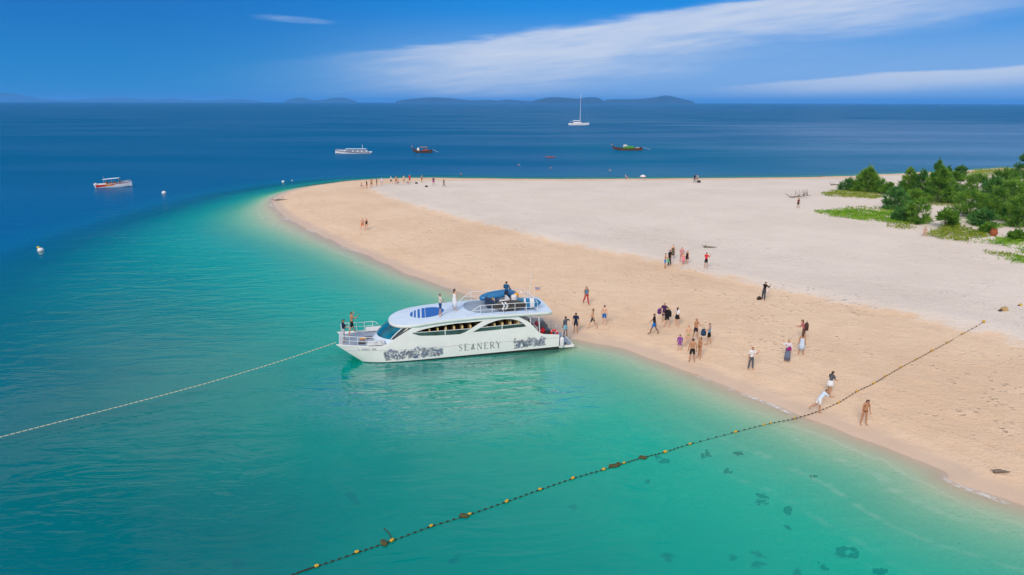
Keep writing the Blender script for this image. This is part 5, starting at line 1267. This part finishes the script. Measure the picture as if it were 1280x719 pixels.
# long-tail boats
def longtail(px, py, rz, L, label, hullc, awn, cargo, name='longtail_boat', blk=True):
    t = thing(name, label, 'boat', on_sea(px, py), rz)
    H_ = hull(L, 1.9, lambda q_: 0.62 + 0.35 * (1 - q_) ** 3 + 2.3 * max(0, q_ - 0.55) ** 2 * 2.2, lambda q_: -0.28 + 2.6 * max(0, q_ - 0.66) ** 1.5 * 2.0, lambda q_: max(0.04, (1 - max(0, (q_ - 0.4) / 0.6) ** 2.0) * (0.72 + 0.28 * min(1, q_ / 0.3))))
    hull_part(H_, 'hull', hullc, t, 0.25, mat('weathered_plank', (0.16, 0.085, 0.045), 0.85, var=0.3)); rub(H_, 0.0, mat('dark_gunwale', (0.07, 0.03, 0.02), 0.7), t, 'gunwale')
    e_ = H_[-1][3]
    mb = MB(); mb.tube([H_[-1][0] * 0.5 + H_[-1][6] * 0.5, Vector((L * 0.5 + 0.22, 0, H_[-1][0].z + 0.75)), Vector((L * 0.5 + 0.30, 0, H_[-1][0].z + 1.25))], [0.14, 0.12, 0.07], 7); pr = mb.build('prow', MATS['dark_gunwale'], t, smooth=True)
    mb = MB(); mb.tube([Vector((L * 0.5 + 0.12, 0, H_[-1][0].z + 0.35)), Vector((L * 0.5 + 0.25, 0, H_[-1][0].z + 0.75))], 0.19, 8); mb.build('ribbon', mat('ribbon_cloth', (0.62, 0.30, 0.28), 0.8, var=0.5, scale=9), pr)
    if awn:
        mb = MB(); mb.loft([[(x, y, 1.95 + 0.18 * math.cos(y * 1.3)) for y in np.linspace(-0.85, 0.85, 7)] for x in np.linspace(-L * 0.30, L * 0.12, 5)], False); o = mb.build('awning', awn, t, smooth=True); o.modifiers.new('thickness', 'SOLIDIFY').thickness = 0.05
        for x in (-L * 0.28, -L * 0.08, L * 0.11):
            for s2 in (1, -1): mb = MB(); mb.tube([(x, s2 * 0.82, 0.6), (x, s2 * 0.82, 2.02)], 0.035, 6); mb.build('awning_post', mat('weathered_plank', (0.16, 0.085, 0.045)), t)
    for (x, z, d, m_) in cargo:
        mb = MB(); rr = [[(x + d[0] / 2 * k * math.copysign(abs(math.cos(a)) ** .5, math.cos(a)), d[1] / 2 * k * math.copysign(abs(math.sin(a)) ** .5, math.sin(a)), z + d[2] * f) for a in np.linspace(0, 2 * PI, 14, endpoint=False)] for k, f in ((1, 0), (1.02, .5), (.85, .85), (.4, 1.0))]
        mb.loft(rr, True, True); mb.build('covered_cargo', m_, t)
    mb = MB(); mb.box((-L * 0.47, 0, 1.15), (0.7, 0.4, 0.4), taper=0.8); en = mb.build('engine', mat('dark_engine', (0.03, 0.03, 0.035), 0.6), t)
    mb = MB(); mb.tube([(-L * 0.49, 0, 1.2), (-L * 0.66, 0, 0.75), (-L * 0.80, 0, 0.25)], 0.05, 6); mb.build('propeller_shaft', steel, en)
    return t
longtail(528, 191, R(180), 7.2, 'brown wooden long-tail boat with an orange awning and a white drum at the bow', mat('brown_hull', (0.085, 0.035, 0.018), 0.7, var=0.3), mat('orange_awning', (0.42, 0.22, 0.08), 0.8, var=0.3), [(-1.2, 0.5, (2.4, 1.3, 0.8), mat('red_cargo', (0.30, 0.07, 0.05), 0.8, var=0.4)), (1.5, 0.6, (0.9, 0.7, 1.2), wh)])
longtail(784, 188, R(180), 11.6, 'long brown wooden boat with a bright green cover and a high prow', mat('red_brown_hull', (0.11, 0.035, 0.016), 0.7, var=0.3), None, [(-0.6, 0.5, (4.6, 1.6, 1.2), mat('green_tarpaulin', (0.035, 0.24, 0.02), 0.7, var=0.3, scale=2)), (0.8, 1.3, (1.8, 1.2, 0.9), mat('grey_white_bundle', (0.5, 0.5, 0.5), 0.8, var=0.3)), (-4.0, 0.6, (1.6, 1.2, 0.6), mat('buff_bundle', (0.36, 0.32, 0.22), 0.8)), (3.0, 0.6, (2.0, 1.3, 0.5), mat('dark_bundle', (0.04, 0.04, 0.035), 0.8))])
# sailing yacht
def yacht(loc, rz, label, k=1.0):
    t = thing('sailing_yacht', label, 'yacht', loc, rz, scale=k); L = 17.0
    H_ = hull(L, 4.4, lambda q_: 1.55 + 0.45 * (q_ - 0.3) ** 2 * 2, lambda q_: -0.5 + 1.9 * max(0, q_ - 0.75) ** 1.3 * 2.4, lambda q_: max(0.03, (1 - max(0, (q_ - 0.4) / 0.6) ** 2.3) * (0.75 + 0.25 * min(1, q_ / 0.3))))
    hull_part(H_, 'hull', wh, t, 0.05); rub(H_, -0.1, mat('red_boat_paint', (0.5, 0.03, 0.02)), t, 'hull_stripe', 0.02, 0.07, 4, 13)
    mb = MB(); mb.loft([[(x, -1.3 * q_, 1.5), (x, -1.1 * q_, z), (x, 1.1 * q_, z), (x, 1.3 * q_, 1.5)] for x, q_, z in ((-4.5, 1, 2.4), (-1, 1, 2.45), (1.6, 0.85, 2.2), (3.4, 0.5, 1.75))], False); mb.build('coach_roof', wh, t)
    mb = MB(); mb.box((-5.6, 0, 3.1), (3.0, 2.8, 0.14)); mb.box((-4.4, 0, 2.6), (0.1, 2.4, 0.9)); mb.build('bimini', mat('pale_canvas', (0.62, 0.62, 0.64), 0.8), t)
    for s2 in (1, -1):
        for x in (-6.9, -4.3): mb = MB(); mb.tube([(x, s2 * 1.3, 1.6), (x, s2 * 1.3, 3.1)], 0.05, 6); mb.build('bimini_post', steel, t)
        mb = MB(); mb.tube([(0.8, s2 * 1.9, 1.7), (0.9, 0, 23.0)], 0.03, 5); mb.build('shroud', steel, t)
    mb = MB(); mb.tube([(1.0, 0, 1.6), (1.0, 0, 12), (0.95, 0, 24.5)], [0.20, 0.19, 0.12], 8); mb.build('mast', mat('white_mast', (0.80, 0.80, 0.80), 0.35), t)
    mb = MB(); mb.tube([(1.0, 0, 3.2), (-5.0, 0, 3.55)], 0.12, 7); mb.tube([(0.8, 0, 3.45), (-4.6, 0, 3.8)], [0.3, 0.2], 8); mb.build('boom', mat('white_sail_cover', (0.72, 0.72, 0.72), 0.7), t)
    mb = MB(); mb.tube([(8.2, 0, 1.9), (1.1, 0, 22.5)], [0.07, 0.04], 6); mb.build('forestay', mat('furled_sail', (0.16, 0.25, 0.36), 0.7), t)
    return t
yacht(on_sea(723.5, 156.6), 0.0, 'white sailing yacht with bare mast anchored far out')
yacht(Vector(at(327, 128.45)), 0.4, 'tiny white sailing boat on the horizon in front of the low island')
speedboat(1178, 132.6, R(10), 'tiny white boat far off on the horizon', 13.0, wh, wh, name='motor_boat')
# red kayak
t = thing('kayak', 'red kayak floating between the boats and the sand', 'kayak', on_sea(688, 197), R(175)); mb = MB(); rr = []
for k in np.linspace(-1, 1, 15):
    b = 0.38 * max(0.03, 1 - abs(k) ** 2.2); rr.append([(k * 1.9, b * math.cos(a), 0.12 + 0.10 * k * k + (0.17 if math.sin(a) > 0 else 0.2) * math.sin(a) * max(0.2, 1 - abs(k) ** 3)) for a in np.linspace(0, 2 * PI, 12, endpoint=False)])
mb.loft(rr, True, True); mb.build('hull', mat('red_kayak_plastic', (0.42, 0.05, 0.03), 0.45), t, smooth=True)
mb = MB(); mb.tube([(0.5 * math.cos(a), 0.24 * math.sin(a), 0.31) for a in np.linspace(0, 2 * PI, 16)], 0.03, 6, False); mb.build('cockpit_rim', MATS['dark_gunwale'], t)
mb = MB(); mb.box((-0.35, 0, 0.42), (0.08, 0.34, 0.30)); mb.build('seat_back', MATS['black_float'], t)
# beach shelter on the far waterline
t = thing('beach_umbrella', 'low white and red beach parasol at the far waterline', 'parasol', on_ground(803.5, 225), 0.3); mb = MB()
mb.loft([[(0.72 * r_ * math.cos(a), 0.72 * r_ * math.sin(a), z) for a in np.linspace(0, 2 * PI, 16, endpoint=False)] for r_, z in ((1, 0.75), (0.7, 1.0), (0.35, 1.14), (0.03, 1.2))], True); o = mb.build('canopy', mat('white_canvas', (0.72, 0.7, 0.68), 0.8), t); o.modifiers.new('thickness', 'SOLIDIFY').thickness = 0.02
mb = MB(); mb.tube([(0, 0, -0.2), (0, 0, 1.2)], 0.025, 6); mb.build('pole', steel, t)
mb = MB(); mb.tube([(0.73 * math.cos(a), 0.73 * math.sin(a), 0.75) for a in np.linspace(0, 2 * PI, 17)], 0.05, 5, False); mb.build('red_trim', red, t)

# ------------------------------------------------------------------ shrubs, creepers
def leaf_mat(name, c0, c1):
    m = bpy.data.materials.new(name); m.use_nodes = True; nt = m.node_tree; b = nt.nodes['Principled BSDF']
    v = S(nt, nt.nodes.new('ShaderNodeNewGeometry').outputs['Position'])
    n = noise_t(nt, v, 0.9, 3.0) * 0.6 + noise_t(nt, v, 5.0, 2.0) * 0.4
    c = mixc(smooth(n, 0.38, 0.62), c0, c1); link(nt, c, b.inputs['Base Color']); b.inputs['Roughness'].default_value = 0.65; b.inputs['Specular IOR Level'].default_value = 0.25
    tl = nt.nodes.new('ShaderNodeBsdfTranslucent'); link(nt, c, tl.inputs[0]); mx = nt.nodes.new('ShaderNodeMixShader'); mx.inputs[0].default_value = 0.38
    out = nt.nodes['Material Output']; nt.links.new(b.outputs[0], mx.inputs[1]); nt.links.new(tl.outputs[0], mx.inputs[2]); nt.links.new(mx.outputs[0], out.inputs['Surface'])
    return m
LV = {'pine': leaf_mat('casuarina_needles', (0.050, 0.185, 0.022), (0.26, 0.45, 0.050)), 'blue': leaf_mat('blue_green_foliage', (0.034, 0.145, 0.036), (0.15, 0.35, 0.066)),
      'lime': leaf_mat('bright_foliage', (0.075, 0.20, 0.018), (0.17, 0.34, 0.035)), 'creep': leaf_mat('creeper_leaves', (0.12, 0.31, 0.012), (0.28, 0.48, 0.024)), 'creep2': leaf_mat('yellow_creeper_leaves', (0.17, 0.27, 0.015), (0.32, 0.38, 0.035))}
bark = mat('shrub_bark', (0.10, 0.075, 0.055), 0.9, var=0.3, scale=8)
def leaves_mesh(name, pos, dirs, length, width, m_, parent, rngn):
    """thin blades: one quad each, folded by a random twist"""
    n = len(pos); d = dirs / (np.linalg.norm(dirs, axis=1, keepdims=True) + 1e-9)
    rv = rngn.normal(size=(n, 3)); sidev = np.cross(d, rv); sidev /= (np.linalg.norm(sidev, axis=1, keepdims=True) + 1e-9)
    L = (length * (0.6 + 0.8 * rngn.random(n)))[:, None]; W = (width * (0.6 + 0.8 * rngn.random(n)))[:, None]
    a = pos - sidev * W * 0.5; b = pos + sidev * W * 0.5; c = pos + d * L + sidev * W * 0.35; e = pos + d * L - sidev * W * 0.35
    co = np.stack([a, b, c, e], 1).reshape(-1, 3).astype(np.float32)
    me = bpy.data.meshes.new(name); me.vertices.add(n * 4); me.vertices.foreach_set('co', co.ravel())
    me.loops.add(n * 4); me.loops.foreach_set('vertex_index', np.arange(n * 4, dtype=np.int32)); me.polygons.add(n); me.polygons.foreach_set('loop_start', np.arange(0, n * 4, 4, dtype=np.int32))
    me.update(calc_edges=True); me.materials.append(m_)
    return obj(name, me, parent)
def shrub(px, py, wpx, hpx, label, kind='pine', shape='mound', seed=0, n=None, dens=1.0, name='shrub', trunk=0.12):
    v = on_ground(px, py); dep = math.hypot(v.x, v.y); mpp = dep / FPX * 1.04
    Wd, Ht = wpx * mpp * 0.90, hpx * mpp * 0.80
    rn = np.random.default_rng(seed + 11); rg = random.Random(seed)
    t = thing(name, label, 'shrub' if Ht < 6 else 'tree', v, rg.uniform(0, 6))
    mb = MB(); mb.tube([(0, 0, -0.2), (0.05, 0.03, Ht * 0.35), (0.0, 0.08, Ht * 0.8)], [0.035 * Ht ** 0.5 + 0.05, 0.05, 0.02], 7); tr = mb.build('trunk', bark, t, smooth=True)
    # tips of limbs spread through the crown; blades cluster around each tip
    nb = int((30 + Wd * Ht * 1.7) * dens * (2.0 if shape == 'cone' else 1.3 if shape == 'spire' else 1.0)); P_, D_ = [], []
    limb = MB()
    for i in range(nb):
        f = rg.random() ** (1.9 if shape == 'cone' else 1.45 if shape == 'spire' else 1.5); a = rg.uniform(0, 2 * PI)
        if shape == 'cone': z = trunk * Ht + f * (1 - trunk) * Ht; rmax = Wd / 2 * (1 - f) ** 0.75 + 0.10
        elif shape == 'spire': z = trunk * Ht + f * (1 - trunk) * Ht; rmax = Wd / 2 * (1 - f ** 1.6) * (0.7 + 0.3 * math.sin(f * 9)) + 0.12
        else: z = trunk * Ht + f * (1 - trunk) * Ht; rmax = Wd / 2 * math.sqrt(max(0, 1 - max(0, (f - 0.25) / 0.75) ** 2)) * (0.8 + 0.2 * math.sin(a * 3 + seed))
        r_ = rmax * math.sqrt(rg.uniform(0.05, 1)); c = Vector((r_ * math.cos(a), r_ * math.sin(a), z))
        if i % 4 == 0:
            s0 = Vector((0, 0, max(0.05, z * 0.55))); limb.tube([s0, s0.lerp(c, 0.5) + Vector((0, 0, 0.1)), c], [0.035, 0.022, 0.008], 5)
        k = int(rg.uniform(50, 95)); cr = rg.uniform(0.30, 0.62) * (0.6 + 0.08 * min(Wd, 6)) * (1 - (0.65 if shape != 'mound' else 0.2) * f)
        q_ = rn.normal(size=(k, 3)) * np.array([cr, cr, cr * 0.62]) * 0.62 + np.array(c); q_[:, 2] = np.maximum(q_[:, 2], 0.03)
        out = np.array([math.cos(a), math.sin(a), 0.75]) ; dd = rn.normal(size=(k, 3)) * 0.55 + out
        P_.append(q_); D_.append(dd)
    # feathery shoots sticking out of the outline
    for i in range(int(14 + Wd * 5)):
        a = rg.uniform(0, 2 * PI); f = rg.uniform(0.15, 1.0)
        rm = Wd / 2 * ((1 - f) ** 0.75 if shape == 'cone' else (1 - f ** 1.6) if shape == 'spire' else math.sqrt(max(0, 1 - max(0, (f - 0.25) / 0.75) ** 2)))
        b0 = np.array([rm * 0.8 * math.cos(a), rm * 0.8 * math.sin(a), (trunk + f * (1 - trunk)) * Ht * 0.97])
        dv = np.array([math.cos(a) * (1.1 - f), math.sin(a) * (1.1 - f), 0.35 + f]); dv /= np.linalg.norm(dv); ln = rg.uniform(0.35, 0.95) * (0.5 + 0.1 * min(Ht, 6))
        k = 26; tt = rn.random(k)[:, None]
        P_.append(b0 + dv * ln * tt + rn.normal(size=(k, 3)) * 0.05); D_.append(dv + rn.normal(size=(k, 3)) * 0.5)
    limb.build('limbs', bark, tr)
    lw = {'pine': (0.46, 0.060), 'blue': (0.38, 0.070), 'lime': (0.26, 0.11)}[kind]
    leaves_mesh('crown', np.vstack(P_), np.vstack(D_), lw[0], lw[1], LV[kind], t, rn)
    return t
SH = [
 (1083, 239.5, 34, 30, 'lone cone-shaped conifer shrub with a green creeper in front', 'pine', 'cone'),
 (1060, 238, 20, 13, 'low dark bush at the foot of the lone conifer', 'blue', 'mound'),
 (1096, 240, 20, 15, 'low bush on the right foot of the lone conifer', 'pine', 'mound'),
 (1134, 246, 24, 34, 'slim conifer at the left end of the thicket', 'pine', 'cone'),
 (1149, 247, 26, 33, 'dark conifer between the slim one and the tallest tree', 'blue', 'cone'),
 (1171, 253, 46, 42, 'tallest feathery casuarina of the thicket, thin shoots at its top', 'pine', 'spire'),
 (1167, 244, 8, 42, 'thin sprig rising behind the tallest casuarina', 'blue', 'spire'),
 (1181, 246, 9, 35, 'slender sprig beside the tallest casuarina', 'blue', 'spire'),
 (1112, 243, 20, 12, 'yellow-green bush at the left foot of the thicket', 'lime', 'mound'),
 (1118, 262, 28, 26, 'round dark bush standing in front of the thicket', 'blue', 'mound'),
 (1143, 252, 18, 13, 'small green bush between the round bush and the tall casuarina', 'pine', 'mound'),
 (1193, 254, 22, 18, 'dark spreading bush right of the tallest casuarina', 'blue', 'mound'),
 (1146, 279, 23, 28, 'upright dense bush at the right end of the long creeper patch', 'pine', 'mound'),
 (1129, 276, 24, 14, 'low dark bush at the foot of the upright one', 'blue', 'mound'),
 (1178, 243, 26, 22, 'leafy mass behind the tallest casuarina', 'pine', 'mound'),
 (1190, 283, 10, 11, 'small round sapling beside the spindly one', 'lime', 'mound'),
 (1200, 221.5, 13, 12, 'small dark round bush on the far dune', 'blue', 'mound'),
 (1192, 226, 24, 9, 'pale scrubby bush on the far dune', 'lime', 'mound'),
 (1211, 272, 44, 30, 'bright leafy bush at the front of the right-hand thicket', 'pine', 'mound'),
 (1219, 248, 36, 27, 'feathery shrub at the back left of the right-hand thicket', 'pine', 'mound'),
 (1229, 282, 26, 17, 'low dark bush at the front of the right-hand thicket', 'blue', 'mound'),
 (1241, 259, 38, 33, 'dense dark casuarina in the middle of the right-hand thicket', 'blue', 'mound'),
 (1258, 274, 46, 44, 'wide bright casuarina standing right of the dense dark one', 'pine', 'mound'),
 (1254, 247, 40, 32, 'pale topped casuarina at the back of the right-hand thicket', 'lime', 'mound'),
 (1272, 283, 34, 34, 'drooping casuarina at the near end of the right-hand thicket', 'pine', 'mound'),
 (1287, 262, 40, 46, 'broad casuarina at the far right of the thicket', 'lime', 'mound'),
 (1279, 224, 26, 32, 'tall spiky conifer on the far dune at the right', 'blue', 'spire'),
 (1312, 276, 46, 44, 'broad casuarina beyond the thicket, outermost', 'pine', 'mound'),
 (1234, 291, 12, 9, 'small bright bush near the rusty jar', 'lime', 'mound'),
 (1270, 300, 14, 9, 'small bright bush rising from a creeper patch', 'lime', 'mound')]
for i, (a, b, w_, h_, lb, kd, shp) in enumerate(SH): shrub(a, b, w_, h_, lb, kd, shp, seed=i * 7 + 3, trunk=0.04 if shp == 'mound' else 0.08)
shrub(1180.5, 285, 17, 20, 'spindly sapling with a thin bare stem and a small flat crown', 'lime', 'mound', seed=400, trunk=0.55, dens=0.7, name='sapling')

def creeper(poly_px, label, kind, dens, seed, hgt=0.18):
    """ground creeper: leaves over an outlined patch of sand"""
    pl = [on_ground(*p) for p in poly_px]; poly = np.array([(v.x, v.y, 0) for v in pl]); poly = smooth_loop(poly, 4)
    rn = np.random.default_rng(seed); lo, hi = poly[:, :2].min(0) - 1, poly[:, :2].max(0) + 1
    n = int(min(40000, 2.0 * dens * (hi - lo).prod())); xy_ = lo + rn.random((n, 2)) * (hi - lo)
    s, _ = sdist(xy_, poly); wob = 0.9 * waves2(xy_[:, 0] * 2.3, xy_[:, 1] * 2.3) + 0.5 * rn.normal(size=n)
    keep = (s + wob > 0.1) & (waves2(xy_[:, 0] * 3.1 + 3, xy_[:, 1] * 3.1) + rn.normal(size=n) * 0.4 > -0.75)
    xy_ = xy_[keep]; z = land(xy_)[0] + 0.02 + hgt * rn.random(len(xy_)) * (0.5 + 0.8 * np.clip(waves2(xy_[:, 0] * 2, xy_[:, 1] * 2) + 0.6, 0, 1.4))
    pos = np.column_stack([xy_, z]); d = rn.normal(size=(len(pos), 3)) * np.array([1, 1, 0.35]) + np.array([0, 0, 0.25])
    c = pos.mean(0); o = leaves_mesh('creeper', pos - c, d, 0.15, 0.12, LV[kind], None, rn); o.location = c
    return tag(o, label, 'creeper', kind='stuff')
creeper([(1030, 243), (1045, 239.5), (1070, 239), (1097, 243), (1096, 248), (1075, 248.5), (1050, 246.5)], 'yellow-green creeper in front of the lone conifer', 'creep2', 22, 1)
creeper([(1029, 266), (1042, 262.5), (1075, 262), (1110, 264), (1135, 269), (1133, 278), (1105, 279), (1070, 274.5), (1045, 271)], 'long bright green creeper patch on the pale sand', 'creep', 34, 2)
creeper([(1062, 261), (1080, 258.5), (1108, 259.5), (1112, 263), (1085, 263)], 'thin yellow creeper behind the long patch', 'creep2', 12, 3)
creeper([(1106, 281), (1125, 279.5), (1140, 283), (1138, 286), (1115, 284)], 'scrap of creeper in front of the long patch', 'creep2', 18, 4)
creeper([(1160, 291), (1172, 285.5), (1195, 284), (1222, 288), (1235, 294), (1225, 299), (1205, 302.5), (1180, 299)], 'creeper patch beside the sitting person', 'creep2', 34, 5, 0.35)
creeper([(1228, 304), (1242, 300), (1262, 298), (1279, 301), (1278, 306), (1255, 307.5)], 'creeper patch in front of the rusty jar', 'creep', 34, 6, 0.3)
creeper([(1228, 316.5), (1240, 315), (1257, 317), (1252, 319.5), (1238, 319)], 'thin strip of creeper on the pale sand', 'creep2', 24, 7)
creeper([(1260, 326), (1275, 323), (1310, 320), (1310, 331), (1275, 330)], 'creeper patch at the near right of the pale sand', 'creep', 30, 8)
creeper([(1264, 314), (1280, 311), (1305, 310), (1300, 317), (1275, 317)], 'creeper patch behind the near right one', 'creep', 30, 9)
creeper([(1195, 277), (1230, 283), (1262, 284), (1258, 280), (1220, 277)], 'grass at the foot of the right-hand thicket', 'creep', 22, 10)
creeper([(1205, 224), (1225, 215), (1262, 213.5), (1290, 216), (1285, 222), (1240, 221)], 'scrubby creeper on the far dune', 'creep2', 8, 11, 0.8)
creeper([(1120, 252), (1150, 256), (1200, 258), (1195, 254), (1150, 250)], 'grass under the tall casuarina', 'creep2', 10, 12)

# ------------------------------------------------------------------ sea haze
mh = bpy.data.materials.new('sea_haze'); mh.use_nodes = True; nt = mh.node_tree; nt.nodes.clear()
pv = nt.nodes.new('ShaderNodeVolumePrincipled'); pv.inputs['Color'].default_value = (0.14, 0.50, 1.0, 1); pv.inputs['Density'].default_value = 5.5e-5; pv.inputs['Anisotropy'].default_value = 0.0
om = nt.nodes.new('ShaderNodeOutputMaterial'); nt.links.new(pv.outputs[0], om.inputs['Volume'])
mb = MB(); mb.box((0, 0, 96), (94000, 94000, 210)); tag(mb.build('haze', mh), 'thin blue sea haze over the whole bay', 'haze', kind='stuff')
